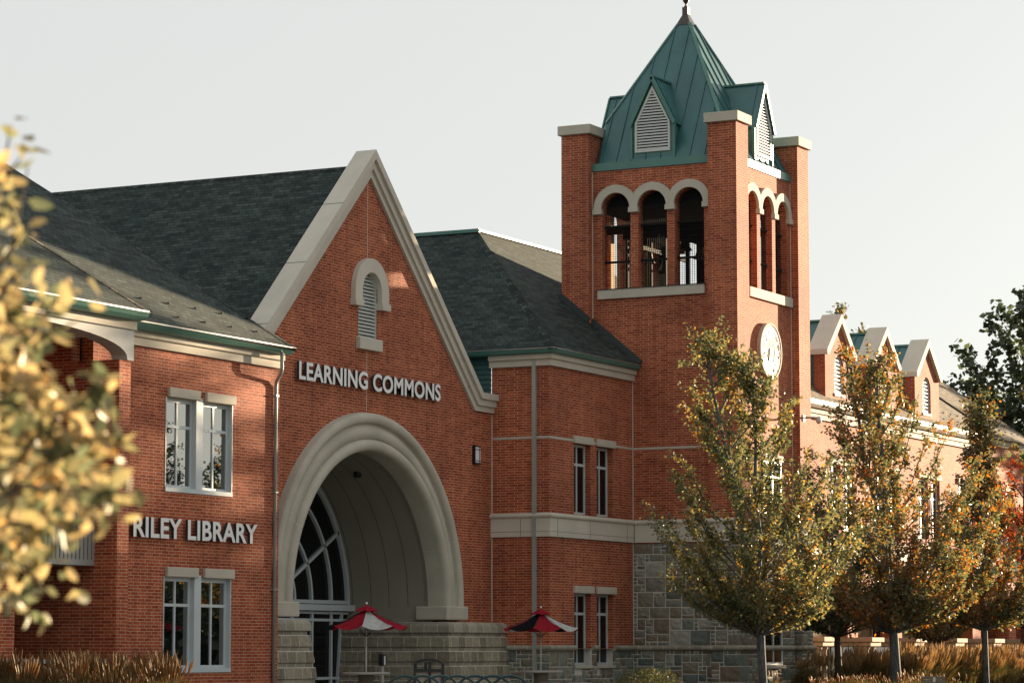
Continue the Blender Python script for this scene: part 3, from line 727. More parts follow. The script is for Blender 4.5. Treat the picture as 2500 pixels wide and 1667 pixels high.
# =================================================================== ASHLAR helper
def ashlar(b, plane, p, outdir, s0, s1, z0, z1, seed, cw=.145, ch=.125, holes=()):
    rnd = random.Random(seed); nx = max(1, round((s1 - s0) / cw)); nz = max(1, round((z1 - z0) / ch)); cw = (s1 - s0) / nx; ch = (z1 - z0) / nz
    occ = [[False] * nx for _ in range(nz)]
    sizes = [(3, 2), (2, 2), (4, 3), (4, 2), (3, 3), (2, 1), (5, 3), (3, 1), (2, 3), (1, 1), (5, 4), (4, 4)]
    f = (lambda s, o, z: (s, p + outdir * o, z)) if plane == 'Y' else (lambda s, o, z: (p + outdir * o, s, z))
    for j in range(nz):
        for i in range(nx):
            if occ[j][i]: continue
            cand = sizes[:]; rnd.shuffle(cand); cand.append((1, 1))
            for (a, c) in cand:
                if i + a > nx or j + c > nz: continue
                if any(occ[j + q][i + r] for q in range(c) for r in range(a)): continue
                break
            for q in range(c):
                for r in range(a): occ[j + q][i + r] = True
            sa, sb, za, zb = s0 + i * cw + .0125, s0 + (i + a) * cw - .0125, z0 + j * ch + .0125, z0 + (j + c) * ch - .0125
            if any(sb > h[0] and sa < h[1] and zb > h[2] and za < h[3] for h in holes):
                # clip to the hole by skipping or trimming
                h = holes[[k for k, h in enumerate(holes) if sb > h[0] and sa < h[1] and zb > h[2] and za < h[3]][0]]
                if sa < h[0] - .06: sb = h[0]
                elif sb > h[1] + .06: sa = h[1]
                elif za < h[2] - .05: zb = h[2]
                elif zb > h[3] + .05: za = h[3]
                else: continue
            G = 4; V = []
            for v in range(G + 1):
                for u in range(G + 1):
                    e = u in (0, G) or v in (0, G)
                    o_ = .006 if e else .018 + rnd.random() * .028
                    V.append(f(sa + (sb - sa) * u / G, o_, za + (zb - za) * v / G))
            base = len(V)
            ringi = [(u, 0) for u in range(G)] + [(G, v) for v in range(G)] + [(u, G) for u in range(G, 0, -1)] + [(0, v) for v in range(G, 0, -1)]
            for (u, v) in ringi: V.append(f(sa + (sb - sa) * u / G, -.02, za + (zb - za) * v / G))
            F = [(v * (G + 1) + u, v * (G + 1) + u + 1, (v + 1) * (G + 1) + u + 1, (v + 1) * (G + 1) + u) for v in range(G) for u in range(G)]
            for k, (u, v) in enumerate(ringi):
                u2, v2 = ringi[(k + 1) % len(ringi)]; F.append((v * (G + 1) + u, base + k, base + (k + 1) % len(ringi), v2 * (G + 1) + u2))
            b.mesh(V, F, 'ashlar_block')
WT = lambda: [(-.02, 1.39)] + [(.01 + .10 * sin(pi * k / 8), 1.39 + .09 - .09 * cos(pi * k / 8)) for k in range(9)] + [(-.02, 1.57)]
BELT = [(-.02, 4.93), (.07, 4.93), (.07, 5.50), (.085, 5.52)] + [(.085 + .06 * sin(pi * k / 6), 5.59 - .07 * cos(pi * k / 6)) for k in range(7)] + [(-.02, 5.68)]

# =================================================================== BRICK BAY
bay = empty('brick_bay', (83.5, 42, 0), 'brick bay between the gable and the clock tower with two narrow windows on each floor', 'building')
wins = [(82.28, 83.50), (83.95, 85.17)]
UPZ, LOZ = (5.70, 7.95), (.93, 3.20)
part('wall', bay, lambda b: (b.sheet(rect(XB, XW, 1.45, 10.35), [rect(a, c, UPZ[0], UPZ[1]) for a, c in wins] + [rect(a, c, 1.46, LOZ[1]) for a, c in wins], 'Y', YB, YB + .3, 'red_brick'),
     b.sheet(rect(YB + .3, 50, 1.45, 9.44), [], 'X', XB, XB + .3, 'red_brick')))
b_ = MB(); b_.sheet(rect(YB + .3, YG + .0, 9.44, 10.35), [], 'X', XB, XB + .3, 'red_brick'); b_.build('wall', bay)
def sidi(b):
    z = 9.3
    while z < 10.7:
        b.face([(XB - .01, YG + .02, z), (XB - .01, 50, z), (XB + .02, 50, z + .16), (XB + .02, YG + .02, z + .16)], 'dark_teal_siding'); b.face([(XB - .01, YG + .02, z), (XB + .03, YG + .02, z), (XB + .03, 50, z), (XB - .01, 50, z)], 'flashing'); z += .16
part('siding', bay, sidi)
def bst(b):
    b.sheet(rect(XB + .01, XW, 0, 1.45), [rect(a, c, LOZ[0], 1.449) for a, c in wins], 'Y', YB + .01, YB + .3, 'stone_mortar')
    b.sheet(rect(YB + .3, YG, 0, 1.45), [], 'X', XB + .01, XB + .3, 'stone_mortar')
part('stone_wall', bay, bst)
part('stone_blocks', bay, lambda b: (ashlar(b, 'Y', YB + .01, -1, XB, XW, 0, 1.40, 3, holes=[(a, c, LOZ[0] - .06, 1.5) for a, c in wins]), ashlar(b, 'X', XB + .01, -1, YB, YG, 0, 1.4, 5)))
def wtb(b):
    segs = [[(XB, YG), (XB, YB), (wins[0][0] - .03, YB)], [(wins[0][1] + .03, YB), (wins[1][0] - .03, YB)], [(wins[1][1] + .03, YB), (XW, YB)]]
    return segs
for q in wtb(None): part('water_table', bay, lambda b: b.sweep(q, WT(), 'rustic_smooth'))
BP = [(XB, YG - .0), (XB, YB), (XW, YB)]
part('belt_course', bay, lambda b: b.sweep(BP, BELT, 'pale_stone'))
z0, z1 = 8.0, 8.075
for q in ([(XB, YG), (XB, YB), (82.2, YB)], [(83.62, YB), (83.88, YB)], [(85.3, YB), (XW, YB)]): part('string_course', bay, lambda b: b.sweep(q, [(-.01, z0), (.02, z0), (.02, z1), (-.01, z1)], 'limestone'))
for a, c in wins:
    for (z0, z1), bz in ((UPZ, 7.30), (LOZ, 2.56)):
        casement(bay, a, c, z0, z1, YB + .2, bz, .085, 'dark_glass')
        lintel(bay, a - .07, c + .10, z1, z1 + .235, YB, .09)
    part('sill', bay, lambda b: b.bbox(a - .02, c + .02, YB - .07, YB + .25, LOZ[0] - .10, LOZ[0], 'precast', .01))
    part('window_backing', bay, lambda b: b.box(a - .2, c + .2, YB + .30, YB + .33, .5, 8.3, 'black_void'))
part('cornice', bay, lambda b: b.sweep([(XB, YG + .05), (XB, YB), (XW - .02, YB)], CP(10.28), 'limestone'))
gb_ = part('gutter', bay, lambda b: b.sweep([(XB, 50), (XB, YB), (XW - .06, YB)], [(-.02, 10.64), (.22, 10.64), (.30, 10.68), (.34, 10.79), (.34, 10.80), (-.02, 10.80)], 'teal_trim'))
part('gutter_lip', gb_, lambda b: b.sweep([(XB, 50), (XB, YB), (XW - .06, YB)], [(.325, 10.80), (.35, 10.79), (.35, 10.815), (.325, 10.82)], 'steel'))
ex, ey, ez, ss = XB - .33, YB - .33, 10.80, 5.72
def bayroof(b):
    r = (ex + ss, ey + ss, ez + T * ss)
    b.slab([(ex, ey, ez), (ex, 60, ez), (r[0], 60, r[2]), r], .08, 'asphalt_shingle')
    # front plane stops at the tower's west wall, then runs on behind it
    b.slab([(ex, ey, ez), (XW, ey, ez), (XW, 42.72, ez + T * (42.72 - ey)), (96, 42.72, ez + T * (42.72 - ey)), (96, r[1], r[2]), r], .08, 'asphalt_shingle')
rf = part('roof', bay, bayroof)
part('hip_cap', rf, lambda b: cap(b, (ex, ey, ez), (ex + ss, ey + ss, ez + T * ss), [(0, -1, -T), (-1, 0, -T)], 'asphalt_shingle', .18))
part('ridge_trim', rf, lambda b: (b.beam((ex + ss, ey + ss - .05, ez + T * ss + .06), (ex + ss, 60, ez + T * ss + .06), .16, .12, 'teal_trim'), b.beam((ex + ss - .05, ey + ss, ez + T * ss + .06), (96, ey + ss, ez + T * ss + .06), .16, .07, 'sunlit_fascia')))
part('flashing', rf, lambda b: b.beam((XW - .05, ey, ez + .1), (XW - .05, 41.7, ez + T * (41.7 - ey) + .1), .08, .16, 'flashing'))
part('flashing', rf, lambda b: b.beam((X0 - .05, 41.68, ez + T * (41.68 - ey) + .1), (X0 - .05, 42.75, ez + T * (42.75 - ey) + .1), .08, .2, 'flashing'))
part('corner_joint', bay, lambda b: b.box(XB - .03, XB, YG - .03, YG, 2.3, 8.8, 'caulk'))
part('corner_joint', bay, lambda b: b.box(XW - .03, XW - .001, YB - .03, YB - .001, 1.6, 10.3, 'caulk'))
b = MB(); b.box(XB - .12, XB - .02, 40.66, 40.78, .05, 10.66, 'grey_pipe')
for z in (1.9, 3.9, 5.9, 8.15): b.box(XB - .125, XB, 40.63, 40.81, z, z + .035, 'grey_pipe')
rebase(tag(b.build('downpipe'), 'square pale downpipe running down the narrow brick face left of the narrow windows', 'downpipe'), (XB - .07, 40.7, .05))

# =================================================================== CLOCK TOWER
tower = empty('clock_tower', (89.65, 39.5, 0), 'square brick clock tower with open arched belfry and green metal pyramid roof', 'tower')
XE, YN = 92.59, 42.42; X1, Y1 = 92.87, 42.71; TC = (89.65, 39.49)
ZO, ZSp, HW = 13.41, 16.13, .525
cY = [40.80, 39.46, 38.12]; cX = [88.33, 89.67, 91.01]
PW = 1.02
def shaft(b):
    hl = [arch_poly(c, HW, ZO, ZSp) for c in cY]; hf = [arch_poly(c, HW, ZO, ZSp) for c in cX]
    b.sheet(rect(36.6, YN, 4.9, 17.66), hl, 'X', XW, XW + .38, 'red_brick')
    b.sheet(rect(36.6, YN, 4.9, 17.66), hl, 'X', XE, XE - .38, 'red_brick')
    b.sheet(rect(XW + .38, XE - .38, 4.9, 17.66), hf, 'Y', 36.6, 36.98, 'red_brick')
    b.sheet(rect(XW + .38, XE - .38, 4.9, 17.66), hf, 'Y', YN, YN - .38, 'red_brick')
part('wall', tower, shaft)
mat_stone('ochre_render', (.50, .33, .15), .1)
def lining(b):  # black panels paint the shade inside; only the sunlit wall stays ochre
    hl = [arch_poly(c, HW, ZO, ZSp) for c in cY]; hf = [arch_poly(c, HW, ZO, ZSp) for c in cX]
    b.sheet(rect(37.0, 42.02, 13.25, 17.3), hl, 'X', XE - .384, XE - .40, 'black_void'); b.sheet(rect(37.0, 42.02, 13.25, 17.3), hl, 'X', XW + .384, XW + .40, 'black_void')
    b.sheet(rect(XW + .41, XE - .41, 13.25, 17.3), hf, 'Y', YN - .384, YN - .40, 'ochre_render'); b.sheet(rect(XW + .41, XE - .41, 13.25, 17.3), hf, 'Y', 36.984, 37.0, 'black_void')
part('belfry_shade_lining', tower, lining)
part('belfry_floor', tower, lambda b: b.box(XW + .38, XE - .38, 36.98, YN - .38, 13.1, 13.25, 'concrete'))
part('belfry_shade_ceiling', tower, lambda b: (b.box(XW + .38, XE - .38, 36.98, YN - .38, 16.25, 17.5, 'black_void')))  # hung low and coloured black in place of shade above the bells
piers = [(X0, Y0), (X0, Y1 - PW), (X1 - PW, Y0), (X1 - PW, Y1 - PW)]
for (px, py) in piers:
    z0 = 0
    pr = part('corner_pier', tower, lambda b: b.box(px, px + PW, py, py + PW, 4.9, 18.72, 'red_brick'))
    part('pier_cap', pr, lambda b: b.bbox(px - .10, px + PW + .10, py - .10, py + PW + .10, 18.71, 19.03, 'limestone', .012))
# stone base
def tstone(b):
    b.box(XW + .012, XE - .01, 36.612, YN, 0, 4.9, 'stone_mortar')
    for px, py in piers: b.box(px + .012, px + PW - .012, py + .012, py + PW - .012, 0, 4.9, 'stone_mortar')
part('stone_wall', tower, tstone)
def tblocks(b):
    for i, (za, zb) in enumerate(((0, 1.40), (1.56, 4.92))):
        ashlar(b, 'X', XW + .012, -1, Y0 + PW, YB if za < 9 else YN, za, zb, 11 + i)
        ashlar(b, 'X', X0 + .012, -1, Y0, Y0 + PW, za, zb, 21 + i)
        ashlar(b, 'Y', Y0 + .012, -1, X0, X0 + PW, za, zb, 31 + i)
        ashlar(b, 'Y', 36.612, -1, X0 + PW, X1 - PW, za, zb, 41 + i, holes=[(89.0, 90.8, .85, 2.6)])
        ashlar(b, 'Y', Y0 + .012, -1, X1 - PW, X1, za, zb, 51 + i)
        ashlar(b, 'X', X1 - PW + .012, -1, Y0, 36.6, za, zb, 61 + i)
part('stone_blocks', tower, tblocks)
TP = [(XW, YB - .10), (XW, Y0 + PW), (X0, Y0 + PW), (X0, Y0), (X0 + PW, Y0), (X0 + PW, 36.6), (X1 - PW, 36.6), (X1 - PW, Y0), (X1, Y0), (X1, Y0 + PW)]
part('belt_course', tower, lambda b: b.sweep(TP, BELT, 'pale_stone'))
part('water_table', tower, lambda b: b.sweep(TP, WT(), 'rustic_smooth'))
part('string_course', tower, lambda b: b.sweep([(XW, YB), (XW, Y0 + PW)], [(-.01, 8.0), (.02, 8.0), (.02, 8.075), (-.01, 8.075)], 'limestone'))
def bjoint(b):
    for y in (38.2, 39.3): b.box(XW - .074, XW - .06, y, y + .012, 4.95, 5.5, 'dark_joint')
part('belt_joints', tower, bjoint)
def bjoint2(b):
    for x in (80.95, 83.3, 86.1): b.box(x, x + .012, YB - .074, YB - .06, 4.95, 5.5, 'dark_joint')
    b.box(XB - .074, XB - .06, 41.2, 41.212, 4.95, 5.5, 'dark_joint')
    b.box(XB - .06, XW, YB - .0735, YB - .06, 5.085, 5.095, 'dark_joint'); b.box(XB - .0735, XB - .06, YB, YG, 5.085, 5.095, 'dark_joint')
part('belt_joints', bay, bjoint2)
part('corner_joint', tower, lambda b: b.box(XW - .028, XW, Y1 - PW - .028, Y1 - PW, 12.3, 17.42, 'caulk'))
part('corner_joint', tower, lambda b: b.box(X1 - PW - .025, X1 - PW, 36.575, 36.6, 5.8, 17.4, 'caulk'))
part('fascia_band', tower, lambda b: b.sweep([(XW, Y1 - PW), (XW, Y0 + PW)], [(-.02, 17.44), (.05, 17.44), (.05, 17.70), (-.02, 17.70)], 'teal_trim'))
part('fascia_band', tower, lambda b: b.sweep([(X0 + PW, 36.6), (X1 - PW, 36.6)], [(-.02, 17.44), (.05, 17.44), (.05, 17.70), (-.02, 17.70)], 'teal_trim'))
part('fascia_band', tower, lambda b: (b.box(XE, XE + .05, Y0 + PW, Y1 - PW, 17.44, 17.70, 'teal_trim'), b.box(X0 + PW, X1 - PW, YN, YN + .05, 17.44, 17.7, 'teal_trim')))
# arch surrounds: merged round hoods
def surround(cs, plane, p, out):
    cs = sorted(cs)
    def f(b):
        for i, c in enumerate(cs):
            R, r, h = .80, HW + .005, .67; a0 = math.acos(h / R); lg = .15
            rt = i < 2; lf = i > 0
            pts = [(c + r, ZSp - lg)]
            if rt: pts += [(c + h, ZSp - lg), (c + h, ZSp + R * sin(a0))]; sa = a0
            else: pts += [(c + R, ZSp - lg), (c + R, ZSp)]; sa = 0
            ea = pi - a0 if lf else pi
            pts += [(c + R * cos(sa + (ea - sa) * k / 16), ZSp + R * sin(sa + (ea - sa) * k / 16)) for k in range(17)]
            pts += ([(c - h, ZSp - lg)] if lf else [(c - R, ZSp - lg)]) + [(c - r, ZSp - lg)]
            pts += [(c + r * cos(pi - pi * k / 16), ZSp + r * sin(pi - pi * k / 16)) for k in range(17)]
            b.sheet(pts, [], plane, p + out * .10, p - out * .03, 'limestone')
        feet = [(cs[0] - .83, cs[0] - HW + .03), (cs[0] + HW - .03, cs[1] - HW + .03), (cs[1] + HW - .03, cs[2] - HW + .03), (cs[2] + HW - .03, cs[2] + .83)]
        for a, c in feet:
            if plane == 'X': b.box(min(p + out * .13, p - out * .02), max(p + out * .13, p - out * .02), a, c, ZSp - .17, ZSp + .0, 'limestone')
            else: b.box(a, c, min(p + out * .13, p - out * .02), max(p + out * .13, p - out * .02), ZSp - .17, ZSp, 'limestone')
    return f
part('arch_surround', tower, surround(cY, 'X', XW, -1)); part('arch_surround', tower, surround(cX, 'Y', 36.6, -1))
part('arch_surround', tower, surround(cY, 'X', XE, 1))
part('belfry_sill', tower, lambda b: (b.bbox(XW - .10, XW + .1, 37.56, 41.47, 13.08, 13.39, 'limestone', .012), b.box(XW - .12, XW + .1, 37.54, 41.49, 13.39, 13.415, 'flashing')))
part('belfry_sill', tower, lambda b: b.bbox(88.0, X1 - PW - .02, 36.5, 36.7, 13.08, 13.41, 'limestone', .012))
def grille(cs, plane, p):
    def f(b):
        for c in cs:
            s_ = c - HW
            while s_ < c + HW:
                top = ZSp + sqrt(max(0, HW ** 2 - (s_ - c) ** 2))
                if plane == 'X': b.box(p, p + .008, s_ - .006, s_ + .006, ZO, top, 'black_void')
                else: b.box(s_ - .006, s_ + .006, p, p + .008, ZO, top, 'black_void')
                s_ += .075
            z = ZO
            while z < ZSp + HW:
                h = HW if z < ZSp else sqrt(max(0, HW ** 2 - (z - ZSp) ** 2))
                if plane == 'X': b.box(p + .01, p + .016, c - h, c + h, z - .006, z + .006, 'black_void')
                else: b.box(c - h, c + h, p + .01, p + .016, z - .006, z + .006, 'black_void')
                z += .075
            for z in (14.35, 15.55):
                if plane == 'X': b.box(p - .04, p + .0, c - HW, c + HW, z - .035, z + .035, 'black_void')
                else: b.box(c - HW, c + HW, p - .04, p, z - .035, z + .035, 'black_void')
    return f
part('belfry_grille', tower, grille(cY, 'X', XW + .22)); part('belfry_grille', tower, grille(cX, 'Y', 36.82))
# bells and their frame
fr_ = MB()
for x in (88.3, 89.65, 91.0): fr_.beam((x, 37.1, 15.62), (x, 41.9, 15.62), .16, .22, 'black_void')
for z in (15.0,):
    fr_.beam((87.3, 38.4, z), (92.0, 38.4, z), .1, .14, 'black_void'); fr_.beam((87.3, 40.6, z), (92.0, 40.6, z), .1, .14, 'black_void')
for x in (88.0, 89.9, 91.3):  # black posts added to make the inside look darker
    for y in (38.0, 39.6, 41.0): fr_.box(x - .06, x + .06, y - .06, y + .06, 13.25, 15.6, 'black_void')
fr_.build('bell_frame', tower)
bell0 = None
for i, (x, y, sc, zt) in enumerate([(89.6, 38.4, 1.25, 14.95), (88.35, 38.45, .75, 14.95), (90.9, 38.4, .9, 14.95), (88.9, 40.6, .7, 14.95), (90.3, 40.6, .85, 14.95), (89.65, 39.6, .8, 15.5), (88.4, 39.9, .55, 15.5), (91.1, 40.4, .6, 15.5)]):
    if bell0 is None:
        bell0 = empty('bell', (x, y, zt), 'large dark bronze bell hanging at the front of the belfry', 'bell', 'bells hanging in the belfry')
        b = MB(); b.lathe((x, y, 0), [(.0, zt), (.08, zt - .02), (.14, zt - .08), (.17, zt - .25), (.22, zt - .45), (.31, zt - .58), (.33, zt - .62), (.30, zt - .62), (.2, zt - .5), (.0, zt - .4)], 'bell_bronze', 18); b.build('bell_body', bell0)
        b = MB(); b.tube([(x, y, zt - .3), (x, y, zt - .6)], .02, 'black_metal', 6); b.lathe((x, y, 0), [(0, zt - .58), (.04, zt - .62), (0, zt - .68)], 'black_metal', 8); b.build('clapper', bell0); q = bell0
    else: q = copy_tree(bell0); q.location = (x, y, zt); q['label'] = 'dark bronze bell hanging behind the grille of the belfry'
    q.scale = (sc,) * 3
# roof: pyramid with clipped corners over the piers
HB, ZB, HT, ZT, ZC = 2.88, 17.70, .22, 22.86, 19.25
def rp(x, y, z): return (TC[0] + x, TC[1] + y, z)
def hat(z): return HB + (HT - HB) * (z - ZB) / (ZT - ZB)
CH = .92
def troof(b):
    m = 'teal_roof_metal'; hc = hat(ZC)
    for k in range(4):
        a = k * pi / 2; R = lambda x, y, z: rp(x * cos(a) - y * sin(a), x * sin(a) + y * cos(a), z)
        b.face([R(HB, -HB + CH, ZB), R(HB, HB - CH, ZB), R(hc, hc, ZC), R(HT, HT, ZT), R(HT, -HT, ZT), R(hc, -hc, ZC)], m)
        b.face([R(HB, HB - CH, ZB), R(HB - CH, HB, ZB), R(hc, hc, ZC)], m)
        # standing seams square to the eave
        for s_ in [-2.43 + .54 * i for i in range(10)]:
            ztop = ZB + (HB - abs(s_)) / (HB - HT) * (ZT - ZB) if abs(s_) > HT else ZT
            zb = ZB if abs(s_) < HB - CH else ZB + (abs(s_) - (HB - CH)) / (hc - (HB - CH)) * (ZC - ZB) if hc > HB - CH else ZB
            if abs(s_) > hc: continue
            if ztop - zb > .1: b.beam(R(hat(zb) + .012, s_, zb), R(hat(ztop) + .012, s_, ztop), .03, .05, m)
        b.beam(R(hc, hc, ZC), R(HT, HT, ZT), .13, .05, 'teal_trim')
rf = part('roof', tower, troof)
def rcap(b):
    for (h0, z0, h1, z1) in ((.27, 22.80, .09, 23.20), (.10, 23.20, .10, 23.45), (.06, 23.45, .05, 23.50)):
        V = [rp(sx * h, sy * h, z) for h, z in ((h0, z0), (h1, z1)) for sx, sy in ((-1, -1), (1, -1), (1, 1), (-1, 1))]
        b.mesh(V, [(0, 1, 5, 4), (1, 2, 6, 5), (2, 3, 7, 6), (3, 0, 4, 7), (4, 5, 6, 7)], 'bronze_cap')
    b.lathe((TC[0], TC[1], 0), [(.05, 23.45), (.03, 23.55), (.04, 23.58), (.10, 23.66), (.12, 23.74), (.10, 23.82), (.03, 23.90), (.03, 24.2), (0, 24.4)], 'bronze_cap', 12)
part('finial', tower, rcap)
for k in range(4):
    a = k * pi / 2
    def R(x, y, z): return rp(x * cos(a) - y * sin(a), x * sin(a) + y * cos(a), z)
    XF = 2.80; ze, za, hw = 18.90, 20.52, .82
    def xr(z): return hat(z)
    def dbody(b):
        m = 'teal_trim'; m2 = 'teal_roof_metal'
        b.face([R(XF, -.72, ZB), R(XF, .72, ZB), R(XF, .72, 19.02), R(XF, 0, 20.40), R(XF, -.72, 19.02)], m)
        for s_ in (-1, 1):
            b.face([R(XF, s_ * .72, ZB), R(XF, s_ * .72, 19.05), R(xr(19.05) - .1, s_ * .72, 19.05), R(HB - .1, s_ * .72, ZB)], m)
            b.slab([R(XF + .10, 0, za), R(XF + .10, s_ * hw, ze), R(xr(ze) - .15, s_ * hw, ze), R(xr(za) - .15, 0, za)], .04, m2)
            for q in (.25, .9):
                x0 = XF + .10 - q
                zlow = ze + .03; 
                if x0 > xr(ze) - .1: b.beam(R(x0, 0, za + .02), R(x0, s_ * hw, ze + .02), .03, .04, m2, up=(0, 0, 1))
            b.beam(R(XF + .12, 0, za - .02), R(XF + .12, s_ * hw, ze - .02), .05, .12, m)
            b.box(*sorted((R(XF + .06, s_ * .78 - .04, 0)[0], R(XF - .06, s_ * .78 + .04, 0)[0])), *sorted((R(XF + .06, s_ * .78 - .04, 0)[1], R(XF - .06, s_ * .78 + .04, 0)[1])), ZB + .0, 18.95, m)
        b.beam(R(XF + .10, 0, za + .03), R(xr(za) - .1, 0, za + .03), .12, .06, m)
    dr = part('roof_dormer', tower, dbody)
    def dl(b):
        m = 'louvre_white'; w_ = .64; z0, zs, zt = 17.98, 18.98, 20.22; x = XF + .02
        o_ = [(-w_, z0), (w_, z0), (w_, zs), (0, zt), (-w_, zs)]; i_ = [(-w_ + .07, z0 + .07), (w_ - .07, z0 + .07), (w_ - .07, zs - .01), (0, zt - .17), (-w_ + .07, zs - .01)]
        for j in range(5):
            p, q = o_[j], o_[(j + 1) % 5]; r_, s2 = i_[(j + 1) % 5], i_[j]
            b.face([R(x + .05, p[0], p[1]), R(x + .05, q[0], q[1]), R(x + .05, r_[0], r_[1]), R(x + .05, s2[0], s2[1])], m)
            b.face([R(x + .05, p[0], p[1]), R(x + .05, q[0], q[1]), R(x - .02, q[0], q[1]), R(x - .02, p[0], p[1])], m)
            b.face([R(x + .05, r_[0], r_[1]), R(x + .05, s2[0], s2[1]), R(x, s2[0], s2[1]), R(x, r_[0], r_[1])], m)
        b.face([R(x + .003, *q) for q in i_], 'black_void')
        z = z0 + .09
        while z < zt - .22:
            h = w_ - .08 if z < zs else (w_ - .08) * (zt - .17 - z) / (zt - .17 - zs)
            b.face([R(x + .045, -h, z), R(x + .045, h, z), R(x + .01, h, z + .05), R(x + .01, -h, z + .05)], m)
            b.face([R(x + .045, -h, z - .014), R(x + .045, h, z - .014), R(x + .045, h, z), R(x + .045, -h, z)], m)
            z += .098
    part('louvre', dr, dl)
# clock
CKX, CKZ = 89.70, 11.39
ck = empty('tower_clock', (CKX, 36.6, CKZ), 'round white clock with Roman numerals in a grey stone ring on the tower', 'clock')
def circ(b, r0, r1, ya, yb, m, n=48):
    def P(r, a, y): return (CKX + r * cos(a), y, CKZ + r * sin(a))
    for k in range(n):
        a, c = 2 * pi * k / n, 2 * pi * (k + 1) / n
        b.face([P(r0, a, ya), P(r1, a, ya), P(r1, c, ya), P(r0, c, ya)], m)
        b.face([P(r1, a, ya), P(r1, a, yb), P(r1, c, yb), P(r1, c, ya)], m, sm=True)
        if r0 > 0: b.face([P(r0, a, ya), P(r0, c, ya), P(r0, c, yb), P(r0, a, yb)], m, sm=True)
part('clock_ring', ck, lambda b: (circ(b, .80, .95, 36.47, 36.6, 'precast'), circ(b, .775, .80, 36.475, 36.55, 'black_metal'), circ(b, .89, .955, 36.455, 36.5, 'precast')))
part('clock_dial', ck, lambda b: circ(b, 0, .78, 36.50, 36.53, 'clock_white'))
NM = ['XII', 'I', 'II', 'III', 'IIII', 'V', 'VI', 'VII', 'VIII', 'IX', 'X', 'XI']; wd = {'I': .062, 'V': .11, 'X': .11}
ny = 36.492
for k, s_ in enumerate(NM):
    def num(b):
        a = pi / 2 + k * pi / 6 * -1; c = Vector((cos(a), 0, sin(a))); t_ = Vector((sin(a), 0, -cos(a))); o = Vector((CKX, ny, CKZ))
        W = sum(wd[x] for x in s_); u = -W / 2; r0, r1 = .43, .67
        def seg(ua, ra, ub, rb, th): b.beam(o + c * ra + t_ * ua, o + c * rb + t_ * ub, th, .01, 'black_metal', up=(0, 1, 0))
        for ch in s_:
            w_ = wd[ch]; m_ = u + w_ / 2
            if ch == 'I': seg(m_, r0, m_, r1, .034)
            if ch == 'V': seg(u + .01, r1, m_, r0, .036); seg(u + w_ - .01, r1, m_, r0, .014)
            if ch == 'X': seg(u + .01, r1, u + w_ - .01, r0, .036); seg(u + w_ - .01, r1, u + .01, r0, .014)
            u += w_
        seg(-W / 2, r0, W / 2, r0, .008); seg(-W / 2, r1, W / 2, r1, .008)
    part('numeral', ck, num)
def track(b):
    circ(b, .752, .76, 36.492, 36.50, 'black_metal', 60)
    for k in range(60):
        a = 2 * pi * k / 60; c = Vector((cos(a), 0, sin(a))); o = Vector((CKX, ny, CKZ)); b.beam(o + c * .715, o + c * .755, .024, .008, 'black_metal', up=(0, 1, 0))
part('minute_track', ck, track)
def hands(b):
    o = Vector((CKX, 36.475, CKZ)); 
    for ang, r_, w_ in ((pi / 2 - radians(197), .42, .07), (pi / 2 - radians(175), .62, .05)):
        d = Vector((cos(ang), 0, sin(ang))); b.beam(o - d * .1, o + d * r_, w_, .012, 'black_metal', up=(0, 1, 0))
    circ(b, 0, .04, 36.462, 36.48, 'black_metal', 12)
part('clock_hands', ck, hands)
# low window and tall narrow window of the tower's right face
for z0, z1 in ((.92, 2.6), (5.9, 7.7)):
    casement(tower, 89.1, 90.7, z0, z1, 36.54 if z0 > 2 else 36.56, z1 - .55, .09)
    part('sill', tower, lambda b: b.bbox(89.0, 90.8, 36.48, 36.62, z0 - .12, z0, 'precast', .01)); lintel(tower, 89.0, 90.8, z1, z1 + .22, 36.6, .1)
camr = empty('security_camera', (92.6, 36.2, 9.2), 'small grey dome camera on an arm at the right pier of the tower', 'camera')
part('arm', camr, lambda b: (b.box(92.10, 92.24, Y0 - .03, Y0, 9.2, 9.42, 'grey_pipe'), b.tube([(92.17, Y0, 9.32), (92.17, Y0 - .35, 9.32), (92.25, Y0 - .5, 9.3)], .035, 'grey_pipe', 8)))
part('dome', camr, lambda b: b.lathe((92.27, Y0 - .52, 0), [(0, 9.36), (.08, 9.34), (.10, 9.26), (.10, 9.2), (.07, 9.12), (0, 9.09)], 'louvre_white', 12))

# =================================================================== WING
wing = empty('dormered_wing', (110, 43, 0), 'long sunlit brick wing beyond the tower with three gabled wall dormers', 'building')
YWG = 39.75; WX1 = 121.5; WX2 = 129.0
bays = [104.95 + 5.09 * k - .3 for k in range(-2, 5)]
wh = []
for k in range(-1, 5):
    c = 104.9 + 5.09 * k
    if c < 94 or c > 127: continue
    for dx in (-.75, .75): wh.append((c + dx - .6, c + dx + .6, 6.0, 8.5))
part('wall', wing, lambda b: (b.sheet(rect(92.6, 129.4, 3.6, 10.4), [rect(*h) for h in wh], 'Y', YWG, YWG + .3, 'red_brick'), b.box(129.1, 129.4, YWG + .3, 46.5, 0, 10.4, 'red_brick')))
for h in wh:
    casement(wing, h[0], h[1], h[2], h[3], YWG + .12, 7.7, .08)
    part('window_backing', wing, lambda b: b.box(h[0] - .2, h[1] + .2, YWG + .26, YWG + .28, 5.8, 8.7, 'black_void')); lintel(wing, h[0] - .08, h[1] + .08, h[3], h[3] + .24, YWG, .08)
part('belt_course', wing, lambda b: b.sweep([(92.9, YWG), (129.4, YWG)], BELT, 'pale_stone'))
part('cornice', wing, lambda b: b.sweep([(92.9, YWG), (WX1, YWG)], CP(10.1), 'limestone'))
